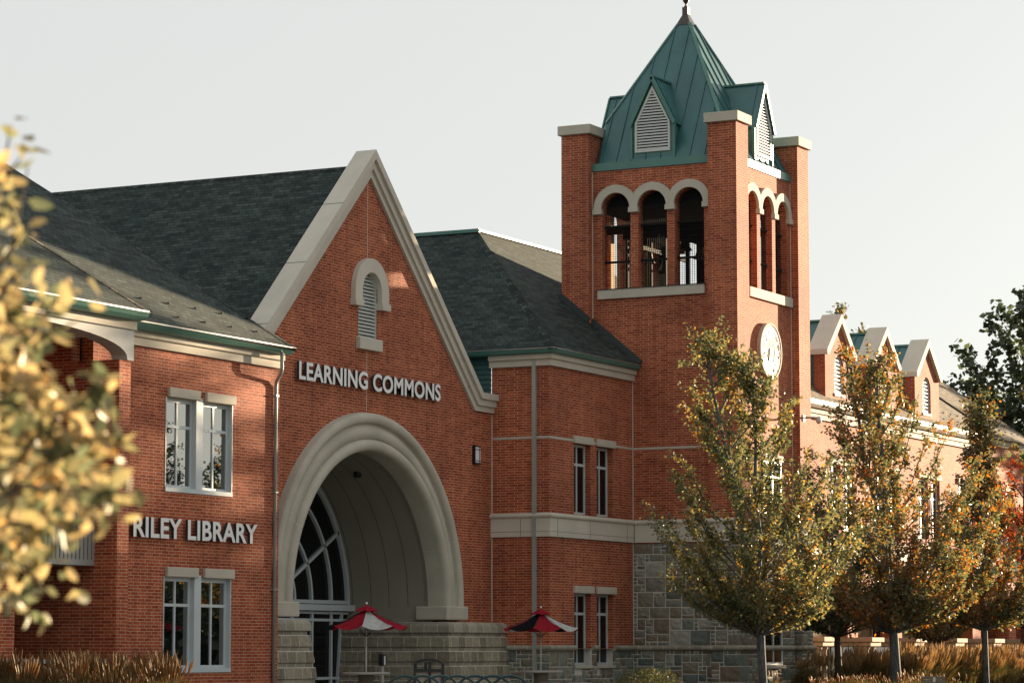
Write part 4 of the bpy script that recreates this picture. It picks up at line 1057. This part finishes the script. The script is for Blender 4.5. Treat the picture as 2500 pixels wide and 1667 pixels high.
part('cornice', wing, lambda b: b.sweep([(WX1, YWG + .4), (129.4, YWG + .4), (129.4, 46)], CP(10.1), 'limestone'))
part('gutter', wing, lambda b: b.sweep([(92.9, YWG), (WX1, YWG)], [(.05, 10.48), (.30, 10.50), (.40, 10.60), (.44, 10.74), (.44, 10.76), (.05, 10.76)], 'sunlit_fascia'))
part('gutter', wing, lambda b: b.sweep([(WX1, YWG + .4), (129.4, YWG + .4), (129.4, 46)], [(.05, 10.48), (.30, 10.50), (.40, 10.60), (.44, 10.74), (.44, 10.76), (.05, 10.76)], 'sunlit_fascia'))
def wroof(b):
    e = (129.4, 39.35, 10.76); s_ = 3.66
    b.slab([(92.8, 39.35, 10.76), e, (e[0] - s_, e[1] + s_, e[2] + T * s_), (92.8, e[1] + s_, e[2] + T * s_)], .06, 'sunlit_brown_shingle')
    b.slab([(92.8, e[1] + s_, e[2] + T * s_), (e[0] - s_, e[1] + s_, e[2] + T * s_), (e[0], e[1] + 2 * s_, e[2]), (92.8, e[1] + 2 * s_, e[2])], .06, 'sunlit_brown_shingle')
    b.slab([e, (e[0], e[1] + 2 * s_, e[2]), (e[0] - s_, e[1] + s_, e[2] + T * s_)], .06, 'sunlit_brown_shingle')
rf = part('roof', wing, wroof)
part('hip_cap', rf, lambda b: cap(b, (129.4, 39.35, 10.76), (129.4 - 3.66, 39.35 + 3.66, 10.76 + T * 3.66), [(0, -1, -T), (1, 0, -T)], 'sunlit_brown_shingle'))
part('hip_cap', rf, lambda b: (b.beam((123.4, 39.37, 10.79), (120.2, 42.5, 10.80 + T * 3.14), .10, .06, 'flashing')))
sg = [(116.5 + .95 * k + .35 * r_, 39.35 + .5 + .45 * r_, 10.76 + T * (.5 + .45 * r_)) for k in range(13) for r_ in (0, 1)]
for q in sg: part('snow_guard', rf, lambda b: guards(b, [q], None))
for k in range(3):
    c = 104.95 + 5.12 * k - .42; zk = 12.86; zp = 14.36; hw = 1.52; yf = YWG - .02
    dm = part('wall_dormer', wing, lambda b: (b.sheet([(c - hw, 10.3), (c + hw, 10.3), (c + hw, zk - .1), (c, zp - .35), (c - hw, zk - .1)], [arch_poly(c - .05, .5, 11.25, 12.25)], 'Y', yf - .06, yf + .4, 'red_brick'),))
    for s_ in (-1, 1): part('siding', dm, lambda b: b.box(c + s_ * (hw - .02) - .05, c + s_ * (hw - .02) + .05, yf + .4, 44, 10.3, zk - .1, 'dark_teal_siding'))
    def dcop(b):
        sl = (zp - .0 - zk) / hw
        poly = [(c, zp), (c + hw + .08, zk), (c + hw + .08, zk - .2), (c + hw - .1, zk - .2), (c, zp - .34), (c - hw + .1, zk - .2), (c - hw - .08, zk - .2), (c - hw - .08, zk)]
        b.sheet(poly[::-1], [], 'Y', yf - .2, yf + .62, 'pale_stone')
    part('coping', dm, dcop)
    def drf(b):
        for s_ in (-1, 1):
            b.slab([(c, yf + .6, zp - .26), (c, 44.2, zp - .26), (c + s_ * (hw + .02), 44.2, zk - .3), (c + s_ * (hw + .02), yf + .6, zk - .3)], .04, 'teal_roof_metal')
            for q in (.5, 1.1, 1.7, 2.3, 2.9, 3.5): b.beam((c, yf + .6 + q, zp - .24), (c + s_ * (hw + .02), yf + .6 + q, zk - .28), .03, .05, 'teal_roof_metal')
        b.beam((c, yf + .6, zp - .22), (c, 44.2, zp - .22), .14, .07, 'teal_trim')
    part('dormer_roof', dm, drf)
    def dv(b):
        b.sheet(arch_poly(c - .05, .5, 11.25, 12.25), [arch_poly(c - .05, .44, 11.32, 12.25)], 'Y', yf - .0, yf + .12, 'louvre_white')
        louvre(b, c - .05, .44, 11.34, 12.25, yf + .0, .09, .15, 'louvre_white', r=.44); b.sheet(arch_poly(c - .05, .49, 11.26, 12.25), [], 'Y', yf + .14, yf + .16, 'black_void')
        b.box(c - .6, c + .5, yf - .1, yf + .1, 11.12, 11.24, 'pale_stone')
    part('louvre', dm, dv)
# ground floor loggia of the wing: dark recess, brick piers, capped stone column pairs
part('loggia_back', wing, lambda b: (b.box(93, 129.2, 43.2, 43.4, 0, 3.6, 'sandstone'), b.box(93, 129.2, YWG + .3, 43.2, 3.5, 3.6, 'sandstone')))
for i in range(7):
    cx = 100.3 + 5.07 * (i - 1)
    if cx < 94: continue
    part('loggia_pier', wing, lambda b: (b.box(cx, cx + 1.1, YWG + .02, YWG + .55, 1.9, 3.6, 'red_brick'), b.bbox(cx - .08, cx + 1.3, 38.75, YWG + .6, 1.72, 1.90, 'sandstone', .02), b.bbox(cx - .0, cx + 1.2, 38.85, YWG + .55, 1.55, 1.72, 'sandstone', .03)))
    for dx in (.22, .82):
        part('loggia_column', wing, lambda b: b.lathe((cx + dx, 39.15, 0), [(.2, 0), (.2, .12), (.15, .2), (.135, 1.42), (.18, 1.46), (.18, 1.55), (0, 1.55)], 'sandstone', 14))
    part('loggia_window', wing, lambda b: (b.box(cx + 1.6, cx + 4.4, 43.1, 43.15, .3, 3.2, 'aluminium_frame'), b.box(cx + 1.7, cx + 2.95, 43.05, 43.09, .4, 3.1, 'dark_glass'), b.box(cx + 3.05, cx + 4.3, 43.05, 43.09, .4, 3.1, 'dark_glass')))

# =================================================================== TREES
def leafs(b, pts, size, mat, rnd, flat=.3, shape=0):
    for p in pts:
        s_ = size * (.65 + .7 * rnd.random())
        d = Vector((rnd.gauss(0, 1), rnd.gauss(0, 1), rnd.gauss(0, 1) * .7 - .15)).normalized(); q = d.orthogonal().normalized()
        q = Matrix.Rotation(rnd.random() * 2 * pi, 3, d) @ q
        if shape == 0:
            a = p - q * s_ * .38; c = p + q * s_ * .38; e = p + d * s_; k = p - d * s_ * .1
            b.mesh([k, c + d * s_ * .45, e, a + d * s_ * .45], [(0, 1, 2, 3)], mat)
        else:
            n = d.cross(q) * s_ * .12
            V = [p, p + d * s_ * .3 + q * s_ * .24 + n, p + d * s_ * .7 + q * s_ * .2 + n * .6, p + d * s_, p + d * s_ * .7 - q * s_ * .2 + n * .6, p + d * s_ * .3 - q * s_ * .24 + n, p + d * s_ * .5]
            b.mesh(V, [(0, 1, 6), (1, 2, 6), (2, 3, 6), (3, 4, 6), (4, 5, 6), (5, 0, 6)], mat, True)
def maple(name, x, y, h, rad, zlow, seed, leafmat, label, cat='tree', group=None, nlimb=46, ntw=11, nlf=26, ls=.095, tr=.1, stems=1, asc=1.35, prof=None, bark='bark', top=((0, 0),)):
    rnd = random.Random(seed); root = empty(name, (x, y, 0), label, cat, group)
    bt = MB(); bl = MB(); base = Vector((x, y, 0))
    tops = []
    for s_ in range(stems):
        off = Vector((rnd.uniform(-.3, .3), rnd.uniform(-.3, .3), 0)) * (1 if stems > 1 else .3)
        tp = top[s_ % len(top)]
        pts = [base + off * 0, base + off * .4 + Vector((0, 0, zlow * .8))]
        for k in range(1, 7): pts.append(base + off * (.4 + k * .35) + Vector((rnd.uniform(-.07, .07) + tp[0] * (k / 6) ** 1.3, rnd.uniform(-.07, .07) + tp[1] * (k / 6) ** 1.3, zlow * .8 + (h - zlow * .8) * k / 6.4)))
        bt.tube(pts, [tr * (1.25 if i == 0 else 1) * (1 - i / len(pts)) + .012 for i in range(len(pts))], bark, 9); tops.append(pts)
    prof = prof or [(0, .55), (.12, .9), (.3, 1.), (.5, .86), (.7, .62), (.85, .40), (1, .08)]
    def R(f):
        for (a, ra), (c, rc) in zip(prof, prof[1:]):
            if a <= f <= c: return rad * (ra + (rc - ra) * (f - a) / (c - a))
        return .1
    for i in range(nlimb):
        f = (i + rnd.random()) / nlimb; f = f ** 1.25
        zt = zlow + (h - zlow) * (f * .95 + .03)          # tip height
        r_ = R(f) * rnd.choice((.5, .75, .9, 1.05, 1.22, 1.3)) * rnd.uniform(.85, 1.08); a = i * 2.399 + rnd.uniform(-.4, .4)
        zs = max(zlow * .82, zt - r_ * asc * rnd.uniform(.8, 1.1) - .2)
        pts_ = rnd.choice(tops); k = min(len(pts_) - 2, max(1, int((zs - zlow * .8) / (h - zlow * .8) * 6.4) + 1)); st = pts_[k].lerp(pts_[k + 1], .5); st = Vector((st.x, st.y, zs))
        ax = Vector((st.x - x, st.y - y, 0)); tip = base + ax + Vector((cos(a) * r_, sin(a) * r_, zt)); mid = st.lerp(tip, .5) + Vector((cos(a), sin(a), -.35)) * r_ * .13
        bt.tube([st, mid, tip], [.03, .02, .006], bark, 5, False)
        nt_ = max(4, int(ntw * (.40 + .60 * min(1, R(f) / rad))))
        for j in range(nt_):
            u = .22 + .80 * (j + rnd.random()) / nt_; u = min(u, 1.)
            p = st.lerp(mid, u * 2) if u < .5 else mid.lerp(tip, u * 2 - 1)
            ln = (.30 + .62 * rnd.random()) * (1.15 - .4 * u) * (rad / 2.3) ** .6
            d = Vector((cos(a) * .75 + rnd.gauss(0, .5), sin(a) * .75 + rnd.gauss(0, .5), .85 + rnd.gauss(0, .35))).normalized()
            q = p + d * ln
            if j % 2 == 0: bt.tube([p, q], [.009, .004], bark, 3, False)
            leafs(bl, [p.lerp(q, (m_ + rnd.random()) / nlf) + Vector((rnd.gauss(0, .036), rnd.gauss(0, .036), rnd.gauss(0, .036))) * (1 + ls * 8) for m_ in range(nlf)], ls, leafmat, rnd)
    bt.build('trunk', root); bl.build('crown', root); return root
maple('maple_tree', 72.8, 29.9, 10.05, 2.35, 2.15, 1, 'maple_leaf', 'green and gold maple standing in front of the clock tower', group='maples in the row before the tower and wing', nlimb=100, nlf=34, ntw=13, ls=.095, tr=.085, stems=2, top=((-.42, .80), (.04, -.06)), prof=[(0, .5), (.1, .85), (.28, 1.05), (.45, .95), (.62, .6), (.78, .33), (.9, .2), (1, .06)])
maple('maple_tree', 83.9, 30.1, 10.7, 2.9, 2.3, 2, 'maple_leaf_rust', 'broad maple with green and rust leaves standing in front of the dormers', group='maples in the row before the tower and wing', nlimb=112, nlf=35, ntw=13, tr=.13, stems=2, ls=.102, prof=[(0, .5), (.12, .9), (.28, 1.), (.5, .88), (.68, .62), (.82, .32), (.92, .16), (1, .05)], top=((-.5, .9), (.05, -.1)))
maple('maple_tree', 93.6, 30.45, 9.8, 2.3, 2.5, 3, 'maple_leaf_rust', 'slender maple with a thin pointed top at right', group='maples in the row before the tower and wing', nlimb=84, nlf=36, ntw=12, ls=.104, tr=.10, stems=1, prof=[(0, .7), (.15, 1.), (.33, .88), (.45, .5), (.58, .24), (.8, .16), (1, .04)])
maple('red_maple_tree', 106.6, 33.2, 8.6, 2.3, 2.7, 4, 'red_maple_leaf', 'red leaved maple at the right edge behind the slender maple', nlimb=46, ls=.11, bark='dark_bark')
maple('dark_stem_tree', 86.6, 33.0, 6.6, 2.2, 2.2, 8, 'dark_leaf', 'dark stemmed green tree half hidden behind the broad maple', nlimb=36, ls=.11, bark='dark_bark', tr=.1)
maple('dark_stem_tree', 97.6, 33.6, 6.2, 2.0, 2.0, 9, 'maple_leaf_rust', 'leaning dark stemmed tree half hidden behind the slender maple', nlimb=32, ls=.11, bark='dark_bark', tr=.09, stems=2)
# trees of the same row standing beyond the right edge of the picture
for i, (x, y, h_, r_) in enumerate([(105.4, 29.3, 16.3, 2.8), (110.3, 29.0, 13.6, 2.6), (121.5, 27.2, 11.0, 2.6)]):
    maple('maple_tree', x, y, h_, r_, 4.2, 50 + i, 'maple_leaf_rust', 'maple on the lawn beyond the right edge of the picture', group='maples beyond the right edge', nlimb=60, nlf=26, ls=.20, ntw=10)
def bigtree(name, x, y, h, rad, seed, label, n=90, ls=.32, mat='dark_leaf', zlow=3.5, group=None):
    return maple(name, x, y, h, rad, zlow, seed, mat, label, group=group, nlimb=n, ntw=11, nlf=22, ls=ls, tr=.35, asc=.8, prof=[(0, .7), (.2, 1.), (.5, 1.), (.75, .8), (.9, .55), (1, .2)], bark='dark_bark')
bigtree('large_tree', 147.5, 43.5, 20.8, 6.3, 20, 'tall dark green tree behind the right end of the wing roof', 150, .34)
bigtree('large_tree', 141.0, 47.2, 15.0, 3.4, 21, 'rounded dark green tree behind the wing roof, left of the tallest tree', 80, .30)
bigtree('large_tree', 152, 37.5, 16.5, 5, 24, 'dark green tree low at the right edge beyond the wing', 80, .34)
bigtree('distant_tree', 122.2, 46.6, 17.4, 2.3, 22, 'thin yellowing treetop rising behind the first dormer', 26, .17, 'maple_leaf', 6)

for i, (x, y, h_, r_) in enumerate([(38.5, 35.5, 14, 4.2), (31, 29.5, 12, 3.8), (44.5, 42.5, 14, 4.0)]):  # unseen trees added to block sky light from the left
    maple('sky_block_tree', x, y, h_, r_, 2.6, 70 + i, 'dark_leaf', 'leafy tree added unseen at left to dim the left-facing walls', group='added trees blocking sky light from the left', nlimb=60, nlf=22, ls=.26, ntw=11, tr=.25)
for i, (x, y, h_, r_) in enumerate([(92.0, 19.6, 11.2, 1.9), (96.9, 19.9, 9.0, 2.1)]):
    maple('lawn_tree', x, y, h_, r_, 2.3, 80 + i, 'dark_leaf', 'slim tree out on the lawn mirrored in the library windows', group='trees mirrored in the library windows', nlimb=60, nlf=24, ls=.13, ntw=11)
# woodland edge across the lawn, behind the viewer's right: what the windows look out on
rnd = random.Random(31); b = MB()
for k in range(150):
    x = 120 + k * 1.5 + rnd.uniform(-1, 1); y = -28 - (x - 120) * .12 + rnd.uniform(-6, 6); hh = rnd.uniform(7, 10.5)
    b.tube([(x, y, 0), (x, y, hh * .8)], .15, 'dark_bark', 4, False)
    leafs(b, [Vector((x + rnd.gauss(0, 1.8), y + rnd.gauss(0, 1.8), abs(rnd.gauss(hh * .45, hh * .28)))) for _ in range(240)], 1.0, 'dark_leaf', rnd)
tag(b.build('distant_woods'), 'far edge of dark woodland across the lawn', 'woods', kind='stuff')
# near branch, out of focus
rnd = random.Random(77)
near = empty('foreground_tree', (4.9, 4.9, 0), 'blurred golden leafed tree close to the camera at the left edge', 'tree')
bt = MB(); bl = MB()
def npt(px, py, d): # a point of the crown at its real place about seven metres off
    return Vector((0, 0, 1.4)) + (fv + rv * ((px - 1250) / 7038.5) - uvv * ((py - 833.5) / 7038.5)) * d
bt.tube([(4.9, 4.9, 0), (4.92, 4.88, .8), (4.98, 4.8, 1.6), (5.05, 4.7, 2.4), (5.1, 4.6, 2.9)], [.06, .05, .04, .025, .01], 'dark_bark', 8)
sprays = []
for (a, c, nl) in [((-60, 900), (28, 305), 16), ((-90, 700), (50, 385), 14), ((-60, 760), (12, 470), 14), ((-60, 900), (75, 640), 20), ((-100, 900), (60, 560), 22), ((-120, 1500), (70, 400), 20), ((-160, 1100), (60, 620), 30), ((-160, 1200), (165, 700), 60), ((-160, 1000), (110, 800), 40), ((-100, 1350), (250, 930), 60), ((-120, 1350), (280, 1060), 70), ((-160, 1250), (318, 1240), 70), ((-160, 1300), (290, 1200), 60), ((-160, 1150), (210, 1120), 70),
                   ((-160, 1100), (120, 950), 70), ((-150, 1250), (140, 1130), 80), ((-160, 1350), (200, 1280), 60), ((-160, 1400), (80, 1370), 50), ((-60, 1300), (55, 1500), 34), ((-60, 1380), (130, 1460), 14), ((-160, 900), (30, 760), 40), ((-160, 1200), (60, 1050), 60), ((-160, 1100), (240, 1000), 40), ((-160, 1330), (110, 1240), 70)]:
    d0 = rnd.uniform(6.4, 7.8); A = npt(a[0], a[1], d0); B = npt(c[0], c[1], d0 + rnd.uniform(-.3, .3)); M = A.lerp(B, .5) + Vector((0, 0, .06))
    pts = [A, A.lerp(M, .5), M, M.lerp(B, .6), B]
    bt.tube(pts, [.012, .010, .007, .005, .002], 'dark_bark', 5, False)
    for k in range(int(nl * 1.5)):
        u = rnd.random() ** .75; p = (A.lerp(M, u * 2) if u < .5 else M.lerp(B, u * 2 - 1)) + Vector((rnd.gauss(0, .05), rnd.gauss(0, .05), rnd.gauss(0, .05))) * (1.25 - .75 * u)
        leafs(bl, [p], .056, 'golden_leaf', rnd, shape=1)
bt.build('trunk', near); bl.build('crown', near)

# =================================================================== GRASSES, SHRUBS, LAWN
def grassbed(name, spots, h, seed, label, nb=60, np_=26, spread=.35, lean=(0, 0), wid=.011, plume='grass_plume'):
    rnd = random.Random(seed); b = MB()
    for (x, y) in spots:
        hs_ = rnd.uniform(.72, 1.08)
        for k in range(nb):
            a = rnd.random() * 2 * pi; r0 = rnd.random() * .12; hh = h * hs_ * rnd.uniform(.4, .8); o = spread * rnd.uniform(.4, 1.3)
            p = Vector((x + cos(a) * r0, y + sin(a) * r0, 0)); q = p + Vector((cos(a) * o * .35, sin(a) * o * .35, hh * .7)); e = p + Vector((cos(a) * o + lean[0], sin(a) * o + lean[1], hh))
            s_ = Vector((-sin(a), cos(a), 0)) * wid
            b.mesh([p - s_, p + s_, q + s_ * .8, q - s_ * .8, e], [(0, 1, 2, 3), (3, 2, 4)], 'grass_blade')
        for k in range(np_):
            a = rnd.random() * 2 * pi; hh = h * hs_ * rnd.uniform(.82, 1.08); o = spread * rnd.uniform(.2, .9)
            p = Vector((x, y, 0)); e = p + Vector((cos(a) * o + lean[0], sin(a) * o + lean[1], hh)); q = p.lerp(e, .72) ; q.z += .04
            b.tube([p, q], [.004, .003], 'grass_blade', 3, False)
            m_ = q.lerp(e, .45); b.tube([q, m_, e], [.006, .020, .002], plume, 4, False)
    return tag(b.build(name), label, 'grass', kind='stuff')
rnd = random.Random(5)
grassbed('tall_grass', [q for q in [(rnd.uniform(46.5, 55.5), rnd.uniform(32.4, 38.5)) for _ in range(190)] if q[1] / q[0] > .668 + .012 * rnd.random()], 1.28, 1, 'feathery tan grass bed in front of the library at lower left', np_=17, spread=.5)
grassbed('tall_grass', [(rnd.uniform(88, 112), rnd.uniform(30.8, 35.6)) for _ in range(330)], 1.5, 2, 'feathery grass bed coloured sunlit gold beneath the maples at lower right', lean=(.12, -.25), wid=.014, np_=32, plume='sunlit_plume')
grassbed('tall_grass', [(rnd.uniform(77, 86), rnd.uniform(28.2, 31.8)) for _ in range(50)], .75, 3, 'low green and tan grass at the foot of the maple trunks', 70, 4)
def shrub(x, y, rx, ry, h, seed, label):
    rnd = random.Random(seed); root = empty('round_shrub', (x, y, 0), label, 'shrub'); b = MB(); t_ = MB(); pts = []
    while len(pts) < 5200:
        u = Vector((rnd.uniform(-1, 1), rnd.uniform(-1, 1), rnd.uniform(0, 1)))
        if .62 < u.length < 1. + .12 * noise.noise(u * 3): pts.append(Vector((x + u.x * rx, y + u.y * ry, u.z * h)))
    leafs(b, pts, .05, 'shrub_leaf', rnd)
    for k in range(9): a = k * .7; t_.tube([(x, y, 0), (x + cos(a) * rx * .6, y + sin(a) * ry * .6, h * .7)], [.02, .006], 'dark_bark', 5)
    t_.build('trunk', root); b.build('crown', root)
shrub(73.3, 33.6, 1.0, 1.25, .93, 3, 'clipped round green shrub at the foot of the stone tower')
shrub(100.5, 29.8, .9, 1.1, 1.0, 4, 'dark leafy shrub at the lower right edge')

# =================================================================== FURNITURE
def umbrella_table(x, y, rot, label, tl, first):
    u = empty('patio_umbrella', (x, y, .06), label, 'umbrella', 'striped patio umbrellas')
    def can(b):
        n = 8; R_ = 1.08; z0, z1 = 2.02, 2.50; C = ['red_fabric', 'black_fabric', 'red_fabric', 'white_fabric'] * 2
        for k in range(n):
            a, c = rot + 2 * pi * k / n, rot + 2 * pi * (k + 1) / n
            A = Vector((x + R_ * cos(a), y + R_ * sin(a), z0)); B = Vector((x + R_ * cos(c), y + R_ * sin(c), z0)); T_ = Vector((x, y, z1)); M_ = 6; V = []
            for i in range(M_ + 1):
                s_ = i / M_
                for j in range(M_ + 1):
                    w_ = j / M_; p = T_.lerp(A.lerp(B, w_), s_); p.z += -.10 * s_ * s_ * 4 * w_ * (1 - w_) - .07 * sin(pi * s_); V.append(p)
            b.mesh(V, [(i * (M_ + 1) + j, (i + 1) * (M_ + 1) + j, (i + 1) * (M_ + 1) + j + 1, i * (M_ + 1) + j + 1) for i in range(M_) for j in range(M_)], C[k], True)
    part('canopy', u, can)
    def vent(b):
        n = 8
        for k in range(n):
            a, c = rot + 2 * pi * k / n, rot + 2 * pi * (k + 1) / n
            b.face([(x, y, 2.58), (x + .30 * cos(a), y + .30 * sin(a), 2.43), (x + .28 * cos((a + c) / 2), y + .28 * sin((a + c) / 2), 2.40), (x + .30 * cos(c), y + .30 * sin(c), 2.43)], 'red_fabric')
    part('canopy_vent', u, vent)
    part('pole', u, lambda b: b.tube([(x, y, .06), (x, y, 2.56)], .019, 'pole_white', 10))
    part('finial', u, lambda b: b.lathe((x, y, 0), [(0, 2.66), (.035, 2.63), (.035, 2.6), (.015, 2.56)], 'steel', 12))
    def ribs(b):
        for k in range(8):
            a = rot + 2 * pi * k / 8; b.tube([(x, y, 2.45), (x + 1.05 * cos(a), y + 1.05 * sin(a), 2.0)], .007, 'black_metal', 4); b.tube([(x, y, 1.75), (x + .5 * cos(a), y + .5 * sin(a), 2.19)], .006, 'black_metal', 4)
    part('rib_frame', u, ribs)
    t_ = empty('picnic_table', (x, y, .06), tl, 'table', 'round picnic tables')
    part('table_top', t_, lambda b: b.lathe((x, y, 0), [(.03, .84), (.60, .84), (.62, .82), (.60, .775), (.03, .775)], 'concrete', 28))
    part('pedestal', t_, lambda b: b.lathe((x, y, 0), [(.22, .775), (.19, .6), (.19, .1), (.3, .06), (0, .06)], 'weathered_wood', 16))
    for k in range(4):
        a = rot + .4 + k * pi / 2; cx_, cy_ = x + 1.0 * cos(a), y + 1.0 * sin(a)
        part('bench', t_, lambda b: (b.lathe((cx_, cy_, 0), [(0, .50), (.27, .50), (.28, .48), (.27, .44), (0, .44)], 'concrete', 16), b.tube([(x, y, .14), (cx_, cy_, .14), (cx_, cy_, .44)], .04, 'black_metal', 6)))
umbrella_table(65.2, 37.9, .42 + pi / 4, 'red, black and white patio umbrella in front of the entrance arch', 'round concrete table under the umbrella by the arch', True)
umbrella_table(73.2, 36.85, 1.05 + pi / 4, 'dark red patio umbrella in front of the narrow windows, with black and white panels', 'round concrete table under the umbrella by the narrow windows', False)
bot = MB(); bot.lathe((65.42, 37.72, 0), [(0, .84), (.05, .84), (.05, 1.02), (.02, 1.08), (.02, 1.12), (0, 1.12)], 'black_metal', 12)
# dispenser stand behind the table
b = MB(); b.box(66.9, 67.0, 38.4, 38.47, .06, 1.05, 'grey_pipe'); b.bbox(66.84, 67.06, 38.33, 38.5, 1.0, 1.32, 'black_metal', .03); b.box(66.88, 66.92, 38.31, 38.33, 1.02, 1.25, 'lamp_diffuser')
rebase(tag(b.build('dispenser_post'), 'small black dispenser on a grey post behind the umbrella table', 'dispenser'), (66.95, 38.43, .06))
# litter bin
bn = empty('litter_bin', (64.3, 35.6, .06), 'black arched litter bin with pebbled panels before the stone base', 'bin')
AX = Vector((.46, -.89, 0)); AY = Vector((.89, .46, 0)); BC = Vector((64.45, 35.62, 0))
def bp(u, v, z): p = BC + AX * u + AY * v; return (p.x, p.y, z)
def bbx(b, u0, u1, v0, v1, z0, z1, m):
    V = [bp(u, v, z) for z in (z0, z1) for v in (v0, v1) for u in (u0, u1)]; b.mesh(V, [(0, 2, 3, 1), (4, 5, 7, 6), (0, 1, 5, 4), (2, 6, 7, 3), (0, 4, 6, 2), (1, 3, 7, 5)], m)
part('panel', bn, lambda b: (bbx(b, -.33, .01, -.30, .30, .12, .86, 'pebble_panel'), bbx(b, .05, .33, -.30, .30, .12, .86, 'pebble_panel')))
def bframe(b):
    for u in (-.35, .35):
        for v in (-.32, .32): bbx(b, u - .03, u + .03, v - .03, v + .03, .06, 1.05, 'black_metal')
    bbx(b, -.35, .35, -.34, .34, .86, .93, 'black_metal'); bbx(b, -.35, .35, -.34, .34, .08, .14, 'black_metal'); bbx(b, -.01, .06, -.33, .33, .1, 1.1, 'black_metal')
    bbx(b, -.12, -.06, -.28, .28, .9, 1.08, 'black_metal')
part('frame', bn, bframe)
def hood_(b):
    n = 14; V = []
    for k in range(n + 1):
        u = -.37 + .74 * k / n; z = 1.05 + .15 * sqrt(max(0, 1 - (u / .37) ** 2 * .98))
        for v in (-.35, .35):
            for dz in (0, -.06): V.append(bp(u, v, z + dz))
    F = []
    for k in range(n):
        a = k * 4; F += [(a, a + 4, a + 6, a + 2), (a + 1, a + 3, a + 7, a + 5), (a, a + 1, a + 5, a + 4), (a + 2, a + 6, a + 7, a + 3)]
    b.mesh(V, F, 'black_metal')
part('hood', bn, hood_)
# wave bicycle rack : overlapping hoops
rk = empty('bicycle_rack', (58.7, 31.4, 0), 'dark green bicycle rack of overlapping hoops along the bottom edge', 'bicycle rack')
for k in range(7):
    c = Vector((57.95, 32.65, 0)) + Vector((.46, -.89, 0)) * (k * .40)
    part('hoop', rk, lambda b: b.tube([(c.x + .46 * .46 * cos(a) , c.y - .89 * .46 * cos(a), .40 + .42 * sin(a)) for a in [pi * i / 18 for i in range(19)]] , .03, 'teal_rack', 8))
    for s_ in (-1, 1): part('leg', rk, lambda b: b.tube([(c.x + .46 * .46 * s_, c.y - .89 * .46 * s_, 0), (c.x + .46 * .46 * s_, c.y - .89 * .46 * s_, .40)], .03, 'teal_rack', 8))
# slatted bench back with small plaque
sb = empty('park_bench', (76.9, 26.6, 0), 'weathered slatted bench with a small pale plaque at lower right', 'bench')
SX = Vector((.46, -.89, 0)); SO = Vector((77.0, 26.55, 0))
def sp(u, v, z): p = SO + SX * u + Vector((.89, .46, 0)) * v; return (p.x, p.y, z)
def sbox(b, u0, u1, v0, v1, z0, z1, m):
    V = [sp(u, v, z) for z in (z0, z1) for v in (v0, v1) for u in (u0, u1)]; b.mesh(V, [(0, 2, 3, 1), (4, 5, 7, 6), (0, 1, 5, 4), (2, 6, 7, 3), (0, 4, 6, 2), (1, 3, 7, 5)], m)
part('backrest', sb, lambda b: [sbox(b, -.34, .34, 0, .03, z, z + .085, 'weathered_wood') for z in (.40, .50, .60)])
part('seat', sb, lambda b: [sbox(b, -.34, .34, -.12 * k - .12, -.12 * k - .02, .34, .37, 'weathered_wood') for k in range(4)])
for u in (-.3, .3): part('leg', sb, lambda b: (sbox(b, u - .02, u + .02, .03, .06, 0, .68, 'black_metal'), sbox(b, u - .02, u + .02, -.5, -.46, 0, .34, 'black_metal')))
part('plaque', sb, lambda b: sbox(b, -.02, .05, -.012, -.002, .53, .66, 'louvre_white'))
for o in list(bpy.data.objects):
    if '_org' in o: del o['_org']
print('objects', len(bpy.data.objects), 'faces', sum(len(m.polygons) for m in bpy.data.meshes))
